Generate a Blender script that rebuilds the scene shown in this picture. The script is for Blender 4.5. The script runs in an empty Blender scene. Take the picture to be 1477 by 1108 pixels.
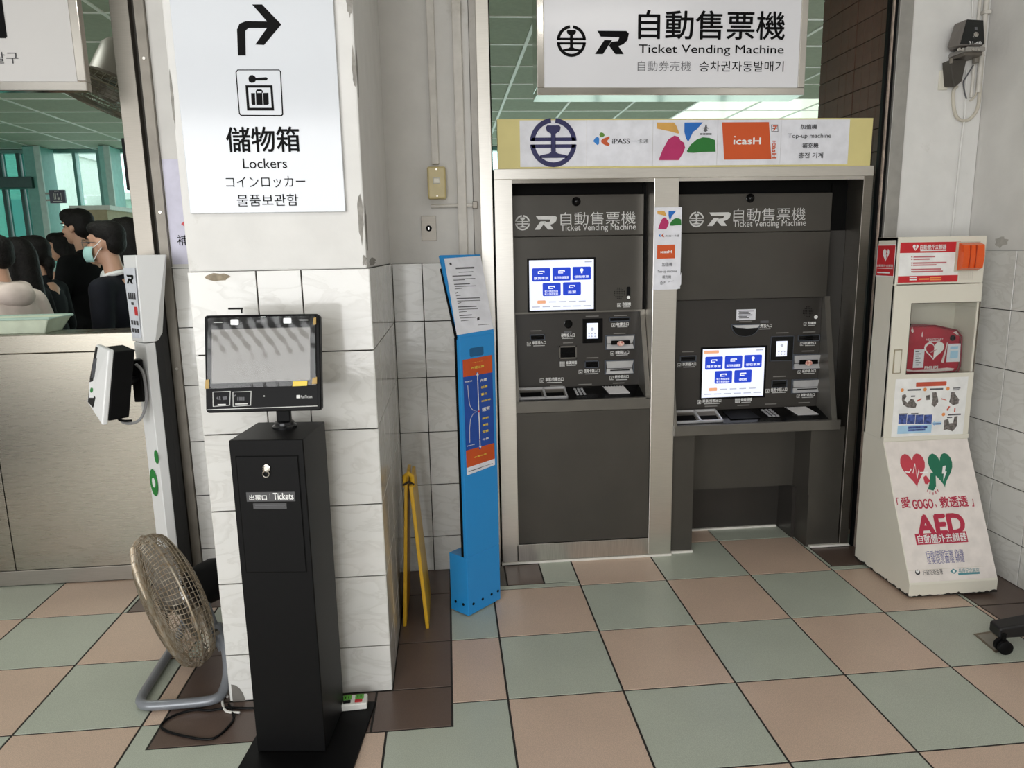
import bpy, bmesh, math, random
from mathutils import Vector, Matrix
random.seed(7)
SC = bpy.context.scene
COL = SC.collection
V = Vector

# ------------------------------------------------------------------ camera
CAM_C = V((-0.15830, -1.79091, 1.49699))
YAW, PITCH, ROLL, FPX = 0.0876202, -0.1827744, 0.0192028, 1030.0
def cam_axes():
    cy, sy, cp, sp = math.cos(YAW), math.sin(YAW), math.cos(PITCH), math.sin(PITCH)
    f = V((sy * cp, cy * cp, sp)); r0 = V((cy, -sy, 0)); d0 = f.cross(r0)
    r = r0 * math.cos(ROLL) + d0 * math.sin(ROLL); d = -r0 * math.sin(ROLL) + d0 * math.cos(ROLL)
    return r, d, f
CR, CD, CF = cam_axes()
camd = bpy.data.cameras.new('camera'); camd.sensor_fit = 'HORIZONTAL'; camd.sensor_width = 36
camd.lens = FPX / 1477 * 36; camd.clip_start = 0.02
cam = bpy.data.objects.new('camera', camd); COL.objects.link(cam)
m3 = Matrix((CR, -CD, -CF)).transposed()
cam.matrix_world = Matrix.Translation(CAM_C) @ m3.to_4x4()
SC.camera = cam

# ------------------------------------------------------------------ world, lights, exposure
SC.view_settings.view_transform = 'Standard'; SC.view_settings.look = 'None'
SC.view_settings.gamma = 1.0; SC.view_settings.use_curve_mapping = False
SC.view_settings.exposure = 0.0
w = bpy.data.worlds.new('overcast_sky'); SC.world = w; w.use_nodes = True
bg = w.node_tree.nodes['Background']; bg.inputs['Color'].default_value = (0.97, 0.99, 1.0, 1); bg.inputs['Strength'].default_value = 2.4

def area(name, loc, target, sx, sy, power, color=(1, 1, 1)):
    l = bpy.data.lights.new(name, 'AREA'); l.shape = 'RECTANGLE'; l.size = sx; l.size_y = sy
    l.energy = power; l.color = color
    o = bpy.data.objects.new(name, l); COL.objects.link(o); o.location = loc
    o.rotation_euler = (V(target) - V(loc)).to_track_quat('-Z', 'Y').to_euler()
    return o
# daylight entering by the open front of the hall, behind the photographer
area('entrance_daylight', (-2.9, -4.95, 1.55), (-2.2, 0.0, 1.45), 4.8, 2.6, 168, (1.0, 0.995, 0.985))

# ------------------------------------------------------------------ helpers
def lin(c):
    return tuple(((x / 255) / 12.92 if x / 255 <= 0.04045 else ((x / 255 + 0.055) / 1.055) ** 2.4) for x in c)

MATS = {}
def M(name, rgb=(128, 128, 128), rough=0.5, metal=0.0, kind='plain', var=0.06, scale=18.0, bump=0.0, coat=0.0, spec=0.5, rgb2=None, emit=0.0):
    if name in MATS: return MATS[name]
    m = bpy.data.materials.new(name); m.use_nodes = True; MATS[name] = m
    nt = m.node_tree; N = nt.nodes; L = nt.links
    b = N['Principled BSDF']; c = lin(rgb)
    b.inputs['Roughness'].default_value = rough; b.inputs['Metallic'].default_value = metal
    b.inputs['Specular IOR Level'].default_value = spec
    if coat: b.inputs['Coat Weight'].default_value = coat; b.inputs['Coat Roughness'].default_value = 0.05
    tc = N.new('ShaderNodeTexCoord'); co = tc.outputs['Object']
    if kind == 'brushed':
        mp = N.new('ShaderNodeMapping'); mp.inputs['Scale'].default_value = (2.0, 2.0, 60.0); L.new(co, mp.inputs[0]); co = mp.outputs[0]
    if kind == 'brushed_h':
        mp = N.new('ShaderNodeMapping'); mp.inputs['Scale'].default_value = (60.0, 2.0, 2.0); L.new(co, mp.inputs[0]); co = mp.outputs[0]
    nz = N.new('ShaderNodeTexNoise'); nz.inputs['Scale'].default_value = scale; nz.inputs['Detail'].default_value = 5
    L.new(co, nz.inputs['Vector'])
    ramp = N.new('ShaderNodeValToRGB'); L.new(nz.outputs['Fac'], ramp.inputs[0])
    e = ramp.color_ramp.elements
    c2 = lin(rgb2) if rgb2 else tuple(x * (1 - var) for x in c)
    c1 = c if rgb2 else tuple(min(1, x * (1 + var)) for x in c)
    e[0].position = 0.35; e[1].position = 0.65
    e[0].color = (*c2, 1); e[1].color = (*c1, 1)
    out = ramp.outputs[0]
    if kind == 'speckle':
        n2 = N.new('ShaderNodeTexNoise'); n2.inputs['Scale'].default_value = 420; n2.inputs['Detail'].default_value = 2; L.new(co, n2.inputs['Vector'])
        r2 = N.new('ShaderNodeValToRGB'); L.new(n2.outputs['Fac'], r2.inputs[0])
        r2.color_ramp.elements[0].position = 0.40; r2.color_ramp.elements[0].color = (0.86, 0.86, 0.86, 1)
        r2.color_ramp.elements[1].position = 0.60; r2.color_ramp.elements[1].color = (1.1, 1.1, 1.1, 1)
        mx = N.new('ShaderNodeMixRGB'); mx.blend_type = 'MULTIPLY'; mx.inputs[0].default_value = 1
        L.new(out, mx.inputs[1]); L.new(r2.outputs[0], mx.inputs[2]); out = mx.outputs[0]
    if kind == 'ceramic':     # soft diagonal marbling under a glaze, different on every tile
        oi = N.new('ShaderNodeObjectInfo'); ad = N.new('ShaderNodeVectorMath'); ad.operation = 'ADD'; ml = N.new('ShaderNodeMath'); ml.operation = 'MULTIPLY'; ml.inputs[1].default_value = 37.0
        L.new(oi.outputs['Random'], ml.inputs[0]); L.new(ml.outputs[0], ad.inputs[1]); mp = N.new('ShaderNodeMapping'); mp.inputs['Rotation'].default_value = (0, 0, 0.7); mp.inputs['Scale'].default_value = (1.0, 2.6, 1.0)
        L.new(co, mp.inputs[0]); L.new(mp.outputs[0], ad.inputs[0])
        n2 = N.new('ShaderNodeTexNoise'); n2.inputs['Scale'].default_value = 5; n2.inputs['Detail'].default_value = 4; n2.inputs['Distortion'].default_value = 1.1
        L.new(ad.outputs[0], n2.inputs['Vector'])
        r2 = N.new('ShaderNodeValToRGB'); L.new(n2.outputs['Fac'], r2.inputs[0]); k = r2.color_ramp.elements
        k[0].position = 0.40; k[0].color = (1, 1, 1, 1); k[1].position = 0.56; k[1].color = (1, 1, 1, 1)
        q = k.new(0.50); q.color = (0.90, 0.895, 0.885, 1); q = k.new(0.518); q.color = (0.985, 0.985, 0.98, 1)
        mx = N.new('ShaderNodeMixRGB'); mx.blend_type = 'MULTIPLY'; mx.inputs[0].default_value = 1
        L.new(out, mx.inputs[1]); L.new(r2.outputs[0], mx.inputs[2]); out = mx.outputs[0]
        b2 = N.new('ShaderNodeBump'); b2.inputs['Strength'].default_value = 0.2; b2.inputs['Distance'].default_value = 0.004; L.new(n2.outputs['Fac'], b2.inputs['Height']); L.new(b2.outputs[0], b.inputs['Normal'])
    if kind == 'plaster':     # paint with scuffs and grey dirt in patches
        n2 = N.new('ShaderNodeTexNoise'); n2.inputs['Scale'].default_value = 3.0; n2.inputs['Detail'].default_value = 9; n2.inputs['Roughness'].default_value = 0.72
        L.new(co, n2.inputs['Vector'])
        r2 = N.new('ShaderNodeValToRGB'); L.new(n2.outputs['Fac'], r2.inputs[0]); k = r2.color_ramp.elements
        k[0].position = 0.22; k[0].color = (0.72, 0.70, 0.66, 1); k[1].position = 0.37; k[1].color = (1, 1, 1, 1)
        mx = N.new('ShaderNodeMixRGB'); mx.blend_type = 'MULTIPLY'; mx.inputs[0].default_value = 1
        L.new(out, mx.inputs[1]); L.new(r2.outputs[0], mx.inputs[2]); out = mx.outputs[0]
    if kind in ('brushed', 'brushed_h'):
        rr = N.new('ShaderNodeMapRange'); rr.inputs[3].default_value = max(0.05, rough - 0.03); rr.inputs[4].default_value = rough + 0.05
        L.new(nz.outputs['Fac'], rr.inputs[0]); L.new(rr.outputs[0], b.inputs['Roughness'])
    L.new(out, b.inputs['Base Color'])
    if bump:
        bn = N.new('ShaderNodeTexNoise'); bn.inputs['Scale'].default_value = scale * 1.7; bn.inputs['Detail'].default_value = 4; L.new(tc.outputs['Object'], bn.inputs['Vector'])
        bp = N.new('ShaderNodeBump'); bp.inputs['Strength'].default_value = bump; bp.inputs['Distance'].default_value = 0.01
        L.new(bn.outputs['Fac'], bp.inputs['Height']); L.new(bp.outputs[0], b.inputs['Normal'])
    if emit:
        L.new(out, b.inputs['Emission Color']); b.inputs['Emission Strength'].default_value = emit
    return m

def glass_mat(name, tint, gloss=0.1, rough=0.03):
    if name in MATS: return MATS[name]
    m = bpy.data.materials.new(name); m.use_nodes = True; MATS[name] = m
    nt = m.node_tree; nt.nodes.clear(); N = nt.nodes; L = nt.links
    o = N.new('ShaderNodeOutputMaterial'); mix = N.new('ShaderNodeMixShader'); t = N.new('ShaderNodeBsdfTransparent'); g = N.new('ShaderNodeBsdfGlossy')
    nz = N.new('ShaderNodeTexNoise'); nz.inputs['Scale'].default_value = 2.0
    r = N.new('ShaderNodeValToRGB'); L.new(nz.outputs['Fac'], r.inputs[0])
    r.color_ramp.elements[0].color = (*[x * 0.93 for x in tint], 1); r.color_ramp.elements[1].color = (*tint, 1)
    L.new(r.outputs[0], t.inputs[0]); g.inputs['Roughness'].default_value = rough
    lw = N.new('ShaderNodeLayerWeight'); pw = N.new('ShaderNodeMath'); pw.operation = 'POWER'; pw.inputs[1].default_value = 5.0; L.new(lw.outputs['Facing'], pw.inputs[0])
    ma = N.new('ShaderNodeMath'); ma.operation = 'MULTIPLY_ADD'; ma.inputs[1].default_value = 0.6; ma.inputs[2].default_value = 0.025 + gloss; ma.use_clamp = True; L.new(pw.outputs[0], ma.inputs[0])
    L.new(ma.outputs[0], mix.inputs[0]); L.new(t.outputs[0], mix.inputs[1]); L.new(g.outputs[0], mix.inputs[2]); L.new(mix.outputs[0], o.inputs[0])
    return m

def glow(name, rgb, s):
    if name in MATS: return MATS[name]
    m = bpy.data.materials.new(name); m.use_nodes = True; MATS[name] = m
    b = m.node_tree.nodes['Principled BSDF']; b.inputs['Base Color'].default_value = (*[x * 0.3 for x in lin(rgb)], 1); b.inputs['Roughness'].default_value = 0.25
    b.inputs['Emission Color'].default_value = (*lin(rgb), 1); b.inputs['Emission Strength'].default_value = s
    return m

def perp(d):
    a = V((0, 0, 1)) if abs(d.z) < 0.9 else V((1, 0, 0))
    u = d.cross(a).normalized(); return u, d.cross(u).normalized()

class MB:
    def __init__(s): s.v = []; s.f = []
    def add(s, vs, fs):
        n = len(s.v); s.v += [tuple(x) for x in vs]; s.f += [tuple(i + n for i in q) for q in fs]; return s
    def hexa(s, p):
        return s.add(p, [(0, 3, 2, 1), (4, 5, 6, 7), (0, 1, 5, 4), (1, 2, 6, 5), (2, 3, 7, 6), (3, 0, 4, 7)])
    def box(s, x0, x1, y0, y1, z0, z1):
        return s.hexa([(x0, y0, z0), (x1, y0, z0), (x1, y1, z0), (x0, y1, z0), (x0, y0, z1), (x1, y0, z1), (x1, y1, z1), (x0, y1, z1)])
    def prism(s, poly, axis, a, b):      # polygon in the other two axes (x:(y,z) y:(x,z) z:(x,y))
        n = len(poly)
        def mk(p, t):
            return {'x': (t, p[0], p[1]), 'y': (p[0], t, p[1]), 'z': (p[0], p[1], t)}[axis]
        vs = [mk(p, a) for p in poly] + [mk(p, b) for p in poly]
        fs = [tuple(range(n - 1, -1, -1)), tuple(range(n, 2 * n))] + [(i, (i + 1) % n, n + (i + 1) % n, n + i) for i in range(n)]
        return s.add(vs, fs)
    def tube(s, pts, r, n=8, closed=False):
        pts = [V(p) for p in pts]; k = len(pts); rs = r if isinstance(r, (list, tuple)) else [r] * k
        vs = []; u = None
        for i, p in enumerate(pts):
            if closed: d = (pts[(i + 1) % k] - pts[i - 1]).normalized()
            else: d = (pts[min(i + 1, k - 1)] - pts[max(i - 1, 0)]).normalized()
            if u is None: u, w_ = perp(d)
            else:
                u = (u - d * u.dot(d)); u = u.normalized() if u.length > 1e-6 else perp(d)[0]
            w_ = d.cross(u)
            for j in range(n):
                a = 2 * math.pi * j / n; vs.append(p + (u * math.cos(a) + w_ * math.sin(a)) * rs[i])
        fs = []
        for i in range(k if closed else k - 1):
            i2 = (i + 1) % k
            for j in range(n): fs.append((i * n + j, i * n + (j + 1) % n, i2 * n + (j + 1) % n, i2 * n + j))
        if not closed: fs += [tuple(range(n - 1, -1, -1)), tuple(range((k - 1) * n, k * n))]
        return s.add(vs, fs)
    def cyl(s, p0, p1, r0, r1=None, n=20):
        return s.tube([p0, p1], [r0, r0 if r1 is None else r1], n)
    def lathe(s, o, d, prof, n=24):       # profile: (distance along d, radius)
        o = V(o); d = V(d).normalized(); u, w_ = perp(d); vs = []
        for h, r in prof:
            for j in range(n):
                a = 2 * math.pi * j / n; vs.append(o + d * h + (u * math.cos(a) + w_ * math.sin(a)) * max(r, 1e-4))
        fs = []
        for i in range(len(prof) - 1):
            for j in range(n): fs.append((i * n + j, i * n + (j + 1) % n, (i + 1) * n + (j + 1) % n, (i + 1) * n + j))
        fs += [tuple(range(n - 1, -1, -1)), tuple(range((len(prof) - 1) * n, len(prof) * n))]
        return s.add(vs, fs)
    def ell(s, c, r, R=None, nu=14, nv=9):
        c = V(c); vs = [V((0, 0, -1))]; 
        for i in range(1, nv):
            t = -math.pi / 2 + math.pi * i / nv
            for j in range(nu):
                a = 2 * math.pi * j / nu; vs.append(V((math.cos(t) * math.cos(a), math.cos(t) * math.sin(a), math.sin(t))))
        vs.append(V((0, 0, 1))); fs = []
        for j in range(nu): fs.append((0, 1 + (j + 1) % nu, 1 + j))
        for i in range(nv - 2):
            for j in range(nu): a = 1 + i * nu; b = a + nu; fs.append((a + j, a + (j + 1) % nu, b + (j + 1) % nu, b + j))
        t = 1 + (nv - 2) * nu
        for j in range(nu): fs.append((t + j, t + (j + 1) % nu, len(vs) - 1))
        out = []
        for q in vs:
            q = V((q.x * r[0], q.y * r[1], q.z * r[2])); out.append(c + (R @ q if R else q))
        return s.add(out, fs)
    def mesh(s, name):
        me = bpy.data.meshes.new(name); me.from_pydata(s.v, [], s.f); me.update()
        bm = bmesh.new(); bm.from_mesh(me); bmesh.ops.recalc_face_normals(bm, faces=bm.faces); bm.to_mesh(me); bm.free()
        return me
    def build(s, name, mat, parent=None, smooth=False, bevel=0.0, seg=2):
        return link(name, s.mesh(name), mat, parent, smooth, bevel, seg)

def link(name, me, mat, parent=None, smooth=False, bevel=0.0, seg=2):
    if mat and not me.materials: me.materials.append(mat)
    o = bpy.data.objects.new(name, me); COL.objects.link(o)
    if parent: adopt(o, parent)
    if smooth:
        me.polygons.foreach_set('use_smooth', [True] * len(me.polygons)); me.set_sharp_from_angle(angle=math.radians(40))
    if bevel:
        b = o.modifiers.new('bevel', 'BEVEL'); b.width = bevel; b.segments = seg; b.limit_method = 'ANGLE'; b.angle_limit = math.radians(40)
    return o
def adopt(o, parent):
    o.parent = parent
    if parent.type == 'EMPTY': o.matrix_parent_inverse = Matrix.Translation(-parent.location)
def thing(name, label, cat, loc=(0, 0, 0), group=None):
    o = bpy.data.objects.new(name, None); COL.objects.link(o); o.location = loc; o.empty_display_size = 0.05
    return tag(o, label, cat, group)
def tag(o, label, cat, group=None):
    o['label'] = label; o['category'] = cat
    if group: o['group'] = group
    return o
def struct(o): o['kind'] = 'structure'; return o
def lab(o, t): o['label'] = t; return o

class PL:        # a flat surface: origin, right, up; n points to the viewer's side
    def __init__(s, O, r, u): s.O = V(O); s.r = V(r).normalized(); u = V(u); s.u = (u - s.r * u.dot(s.r)).normalized(); s.n = s.r.cross(s.u)
    def P(s, a, b, o=0.0): return s.O + s.r * a + s.u * b + s.n * o
    def px(s, x, y):     # where the sight line through a photo pixel meets this surface
        v = CR * ((x - 738.5) / FPX) + CD * ((y - 554.0) / FPX) + CF
        t = (s.O - CAM_C).dot(s.n) / v.dot(s.n); q = CAM_C + v * t - s.O
        return q.dot(s.r), q.dot(s.u)
    def W(s, x, y, o=0.0): return s.P(*s.px(x, y), o)
def YP(Y): return PL((0, Y, 0), (1, 0, 0), (0, 0, 1))
def XPR(X): return PL((X, 0, 0), (0, -1, 0), (0, 0, 1))       # faces -x; a = -y
def ZP(Z): return PL((0, 0, Z), (1, 0, 0), (0, 1, 0))
def crop(x0, y0, s): return lambda x, y: (x0 + x / s, y0 + y / s)

def flat_mb(mb, pl, pts, off=0.0004, th=0.0006):
    n = len(pts); A = sum(pts[i][0] * pts[(i + 1) % n][1] - pts[(i + 1) % n][0] * pts[i][1] for i in range(n))
    if A < 0: pts = pts[::-1]
    vs = [pl.P(a, b, off + th) for a, b in pts] + [pl.P(a, b, off) for a, b in pts]
    fs = [tuple(range(n))] + [tuple(range(2 * n - 1, n - 1, -1))] + [(i, n + i, n + (i + 1) % n, (i + 1) % n) for i in range(n)]
    mb.add(vs, fs)
def flat(name, pl, pts, mat, parent, off=0.0004, th=0.0006):
    mb = MB(); flat_mb(mb, pl, pts, off, th); return mb.build(name, mat, parent)
def flats(name, pl, polys, mat, parent, off=0.0004, th=0.0006):
    mb = MB()
    for p in polys: flat_mb(mb, pl, p, off, th)
    return mb.build(name, mat, parent)
def rect(a0, b0, a1, b1): return [(a0, b0), (a1, b0), (a1, b1), (a0, b1)]
def rr(a0, b0, a1, b1, r=0.004, n=4):
    p = []
    for cx, cy, t in ((a1 - r, b1 - r, 0), (a0 + r, b1 - r, 90), (a0 + r, b0 + r, 180), (a1 - r, b0 + r, 270)):
        for i in range(n + 1):
            a = math.radians(t + 90 * i / n); p.append((cx + r * math.cos(a), cy + r * math.sin(a)))
    return p
def disc(a, b, r, n=20, ry=None): return [(a + r * math.cos(2 * math.pi * i / n), b + (ry or r) * math.sin(2 * math.pi * i / n)) for i in range(n)]
def pxrect(pl, TL, BR):
    a0, b1 = pl.px(*TL); a1, b0 = pl.px(*BR); return a0, b0, a1, b1

TXT = {}
def glyphs(s, bold, space=1.0):
    k = (s, bold, space)
    if k not in TXT:
        c = bpy.data.curves.new('t', 'FONT'); c.body = s; c.resolution_u = 3; c.offset = bold; c.space_character = space
        o = bpy.data.objects.new('t', c); me = o.to_mesh()
        vs = [(v.co.x, v.co.y) for v in me.vertices]; fs = [tuple(p.vertices) for p in me.polygons]
        o.to_mesh_clear(); bpy.data.objects.remove(o); bpy.data.curves.remove(c)
        x0 = min(v[0] for v in vs); x1 = max(v[0] for v in vs); y0 = min(v[1] for v in vs); y1 = max(v[1] for v in vs)
        TXT[k] = ([((x - x0) / (x1 - x0), (y - y0) / max(1e-6, (y1 - y0))) for x, y in vs], fs)
    return TXT[k]
def txt(s, pl, box, mat, parent, bold=0.0, off=0.0018, name='lettering', skew=0.0, rot=False):
    a0, b0, a1, b1 = box; vs, fs = glyphs(s, min(bold, 0)); mb = MB(); k = max(bold, 0) * (a1 - a0 if rot else b1 - b0) * 1.15
    off0 = off
    for ci, (dx, dy) in enumerate(((k, 0), (-k, 0), (0, k), (0, -k), (k * .7, k * .7), (-k * .7, -k * .7)) if k else ((0, 0),)):     # heavier strokes: shifted copies, each a hair prouder
        off = off0 + ci * 0.00012
        if rot: mb.add([pl.P(a0 + (a1 - a0) * y + dx, b1 - (b1 - b0) * x + dy, off) for x, y in vs], fs)
        else: mb.add([pl.P(a0 + (a1 - a0) * x + dx + skew * (b1 - b0) * y, b0 + (b1 - b0) * y + dy, off) for x, y in vs], fs)
    me = bpy.data.meshes.new(name); me.from_pydata(mb.v, [], mb.f); me.update()
    return link(name, me, mat, parent)
def ptxt(s, pl, TL, BR, mat, parent, **k): return txt(s, pl, pxrect(pl, TL, BR), mat, parent, **k)
def bars(pl, rows, mat, parent, name='print_lines', off=0.0010):     # lines of print too small to read
    o = flats(name, pl, [rect(*r) for r in rows], mat, parent, off, 0.0003)
    if len(rows) > 1: o['kind'] = 'stuff'
    return o

def rail_logo(pl, cx, cy, R, mat, parent, off=0.001, name='rail_emblem'):
    mb = MB()
    def P(pts): flat_mb(mb, pl, [(cx + R * x, cy + R * y) for x, y in pts], off, 0.0005)
    def arc(r, t0, t1, n=14): return [(r * math.cos(math.radians(t0 + (t1 - t0) * i / n)), r * math.sin(math.radians(t0 + (t1 - t0) * i / n))) for i in range(n + 1)]
    def ring(t0, t1):
        o = arc(1, t0, t1); i = arc(0.80, t0, t1)
        for k in range(len(o) - 1): P([o[k], o[k + 1], i[k + 1], i[k]])
    ring(5, 84); ring(96, 175); ring(185, 355)
    P([(-0.97, 0.07), (-0.08, 0.07), (-0.08, 0.21), (-0.9, 0.21)]); P([(0.97, 0.07), (0.08, 0.07), (0.08, 0.21), (0.9, 0.21)])
    P([(-0.97, -0.07), (-0.08, -0.07), (-0.08, -0.21), (-0.9, -0.21)]); P([(0.97, -0.07), (0.08, -0.07), (0.08, -0.21), (0.9, -0.21)])
    P([(-0.26, 0.70), (0.26, 0.70), (0.32, 0.62), (0.28, 0.47), (0.1, 0.36), (0.1, -0.38), (0.2, -0.44), (0.58, -0.52), (0.58, -0.62), (-0.58, -0.62), (-0.58, -0.52), (-0.2, -0.44), (-0.1, -0.38), (-0.1, 0.36), (-0.28, 0.47), (-0.32, 0.62)])
    return mb.build(name, mat, parent)
def r_logo(pl, box, mat, parent, off=0.001, name='letter_emblem'):
    a0, b0, a1, b1 = box
    def T(p): return [(a0 + (a1 - a0) * (x - 487) / 149, b0 + (b1 - b0) * (241 - y) / 104) for x, y in p]
    return flats(name, pl, [T([(497, 137), (624, 137), (636, 148), (630, 178), (612, 196), (590, 205), (614, 241), (577, 241), (548, 203), (558, 186), (588, 182), (594, 165), (512, 163)]), T([(528, 178), (562, 178), (522, 241), (487, 241)])], mat, parent, off, 0.0005)

def remesh(mb, name, voxel, smooth_it=4):
    me = mb.mesh(name); o = bpy.data.objects.new('tmp', me); COL.objects.link(o)
    r = o.modifiers.new('r', 'REMESH'); r.mode = 'VOXEL'; r.voxel_size = voxel
    if smooth_it: s = o.modifiers.new('s', 'SMOOTH'); s.factor = 0.5; s.iterations = smooth_it
    dg = bpy.context.evaluated_depsgraph_get(); e = o.evaluated_get(dg)
    out = bpy.data.meshes.new_from_object(e); out.name = name
    bpy.data.objects.remove(o); bpy.data.meshes.remove(me)
    out.polygons.foreach_set('use_smooth', [True] * len(out.polygons))
    return out

# ------------------------------------------------------------------ materials
m_plaster = M('white_plaster', (224, 223, 220), 0.75, kind='plaster', var=0.03, scale=9, bump=0.25)
m_plaster2 = M('grey_white_plaster', (214, 212, 208), 0.75, kind='plaster', var=0.03, scale=9, bump=0.2)
m_plaster_bare = M('bare_cement', (150, 147, 141), 0.9, var=0.2, scale=40, bump=0.5)
m_ceramic = M('white_glazed_tile', (219, 218, 214), 0.10, kind='ceramic', var=0.02, scale=5)
m_grout = M('dark_grout', (52, 49, 46), 0.9)
m_fgrout = M('floor_grout', (44, 41, 38), 0.85)
m_green = M('grey_green_floor_tile', (180, 187, 173), 0.30, kind='speckle', var=0.03, scale=4)
m_pink = M('pink_beige_floor_tile', (204, 180, 161), 0.30, kind='speckle', var=0.03, scale=4)
m_brown = M('brown_floor_tile', (96, 80, 72), 0.28, kind='speckle', var=0.05, scale=6)
m_concrete = M('grey_concrete', (112, 108, 102), 0.7, kind='plaster', var=0.1, scale=20)
m_steel = M('brushed_stainless', (226, 222, 215), 0.30, 1.0, 'brushed', 0.03, 9)
m_steel_h = M('brushed_stainless_panel', (150, 145, 134), 0.27, 1.0, 'brushed', 0.008, 6)
m_steel_d = M('worn_stainless', (140, 135, 127), 0.42, 1.0, 'brushed', 0.05, 7)
m_polish = M('polished_steel', (214, 210, 204), 0.14, 1.0, var=0.08, scale=4)
m_black = M('black_void', (9, 9, 9), 0.7, spec=0.1)
m_tvm = M('dark_bronze_panel', (74, 71, 66), 0.36, 0.35, var=0.05, scale=6)
m_tvm2 = M('grey_machine_frame', (112, 109, 103), 0.36, 0.6, var=0.05, scale=8)
m_tvmblk = M('black_control_panel', (52, 49, 46), 0.34, 0.1, var=0.06, scale=5)
m_blk_gloss = M('black_gloss', (11, 11, 12), 0.15, spec=0.25)
m_blk = M('black_plastic', (13, 13, 14), 0.45, spec=0.12)
m_wht = M('white_ink', (235, 235, 233), 0.5)
m_silver = M('silver_ink', (208, 208, 206), 0.4)
m_ink = M('black_ink', (10, 10, 11), 0.6, spec=0.1)
m_inkg = M('grey_ink', (92, 92, 96), 0.6)
m_paper = M('white_paper', (226, 227, 234), 0.55)
m_sign = M('white_sign_face', (222, 222, 226), 0.16, var=0.01, scale=3)
m_red = M('red_print', (196, 36, 44), 0.4)
m_white_glow = glow('screen_white', (232, 236, 250), 1.0)
m_blue_glow = glow('screen_blue', (28, 62, 190), 1.0)
m_orange_glow = glow('screen_orange', (232, 168, 128), 0.9)
m_grey_glow = glow('screen_grey', (178, 182, 196), 0.9)
# ================================================================== SETTING: floor
floor = struct(MB().box(-9, 5, -6, 1.6, -0.12, -0.002).build('floor', m_fgrout))
TILE = {}
def tile_obj(name, parent, c, r, u, w, h, th, mat, bevel=0.0015):
    k = (round(w, 3), round(h, 3), round(th, 4), mat.name)
    if k not in TILE:
        b = bevel; mb = MB(); x, y = w / 2, h / 2
        vs = [(-x, -y, 0), (x, -y, 0), (x, y, 0), (-x, y, 0), (-x, -y, th - b), (x, -y, th - b), (x, y, th - b), (-x, y, th - b), (-x + b, -y + b, th), (x - b, -y + b, th), (x - b, y - b, th), (-x + b, y - b, th)]
        mb.add(vs, [(0, 3, 2, 1), (0, 1, 5, 4), (1, 2, 6, 5), (2, 3, 7, 6), (3, 0, 4, 7), (4, 5, 9, 8), (5, 6, 10, 9), (6, 7, 11, 10), (7, 4, 8, 11), (8, 9, 10, 11)])
        TILE[k] = mb.mesh(name); TILE[k].materials.append(mat)
    o = bpy.data.objects.new(name, TILE[k]); COL.objects.link(o); o.parent = parent
    n = V(r).cross(V(u)); m = Matrix((V(r), V(u), n)).transposed().to_4x4(); m.translation = V(c); o.matrix_basis = m
    return o
def floor_tile(x0, x1, y0, y1, mat, g=0.0038):
    if x1 - x0 < 0.012 or y1 - y0 < 0.012: return
    tile_obj('floor_tile', floor, ((x0 + x1) / 2, (y0 + y1) / 2, -0.002), (1, 0, 0), (0, 1, 0), x1 - x0 - 2 * g, y1 - y0 - 2 * g, 0.002, mat, 0.0005)
BROWN = [(-1.137, -0.19, 0.28, 1.46), (2.02, 2.31, -3.3, 1.46), (-0.19, 0.24, 1.24, 1.46), (1.62, 2.02, 1.24, 1.46), (-1.58, -1.137, 1.2, 1.56)]
def minus(rc, z):
    x0, x1, y0, y1 = rc; a0, a1, b0, b1 = z
    if a1 <= x0 or a0 >= x1 or b1 <= y0 or b0 >= y1: return [rc]
    out = []
    if b0 > y0: out.append((x0, x1, y0, b0))
    if b1 < y1: out.append((x0, x1, b1, y1))
    c0, c1 = max(y0, b0), min(y1, b1)
    if a0 > x0: out.append((x0, a0, c0, c1))
    if a1 < x1: out.append((a1, x1, c0, c1))
    return out
for i in range(-8, 6):
    for j in range(-8, 5):
        if j == 4 and i not in (1, 2, 3, 4): continue
        if (i, j) in ((-1, 0), (-3, 0)):      # tiles cut round the corner of the brown border
            g = .0038; x0, x1, xc, yc = i * .4 + g, i * .4 + .4 - g, (-.19 if i == -1 else -1.137), .28
            if i == -1: pl_ = [(x0, g), (x1, g), (x1, .4 - g), (xc + g, .4 - g), (xc + g, yc - g), (x0, yc - g)]
            else: pl_ = [(x0, g), (x1, g), (x1, yc - g), (xc - g, yc - g), (xc - g, .4 - g), (x0, .4 - g)]
            o = MB().prism(pl_, 'z', -.002, 0).build('floor_tile', m_green if (i + j) % 2 else m_pink); o.parent = floor; continue
        rs = [(i * 0.4, i * 0.4 + 0.4, j * 0.4, j * 0.4 + 0.4)]
        for z in BROWN: rs = [q for r_ in rs for q in minus(r_, z)]
        for r_ in rs: floor_tile(*r_, m_green if (i + j) % 2 else m_pink)
for a, b in ((-1.137, -0.80), (-0.80, -0.45), (-0.45, -0.19)): floor_tile(a, b, 0.28, 0.497, m_brown)
for a, b in ((0.497, 0.8), (0.8, 1.2), (1.2, 1.45)):
    floor_tile(-0.397, -0.19, a, b, m_brown); floor_tile(-1.137, -0.947, a, b, m_brown)
for j in range(-8, 4): floor_tile(2.02, 2.31, j * 0.4, min(j * 0.4 + 0.4, 1.45), m_brown)
floor_tile(-0.19, 0.07, 1.24, 1.45, m_concrete); floor_tile(0.07, 0.24, 1.24, 1.45, m_brown)
floor_tile(1.62, 2.02, 1.24, 1.45, m_brown); floor_tile(-1.58, -1.137, 1.2, 1.54, m_brown)
# floor of the platform side behind the wall
struct(MB().box(-9, 5, 1.6, 8.6, -0.12, -0.0065).build('floor_platform', M('pale_terrazzo', (170, 160, 148), 0.35, kind='speckle')))

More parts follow.
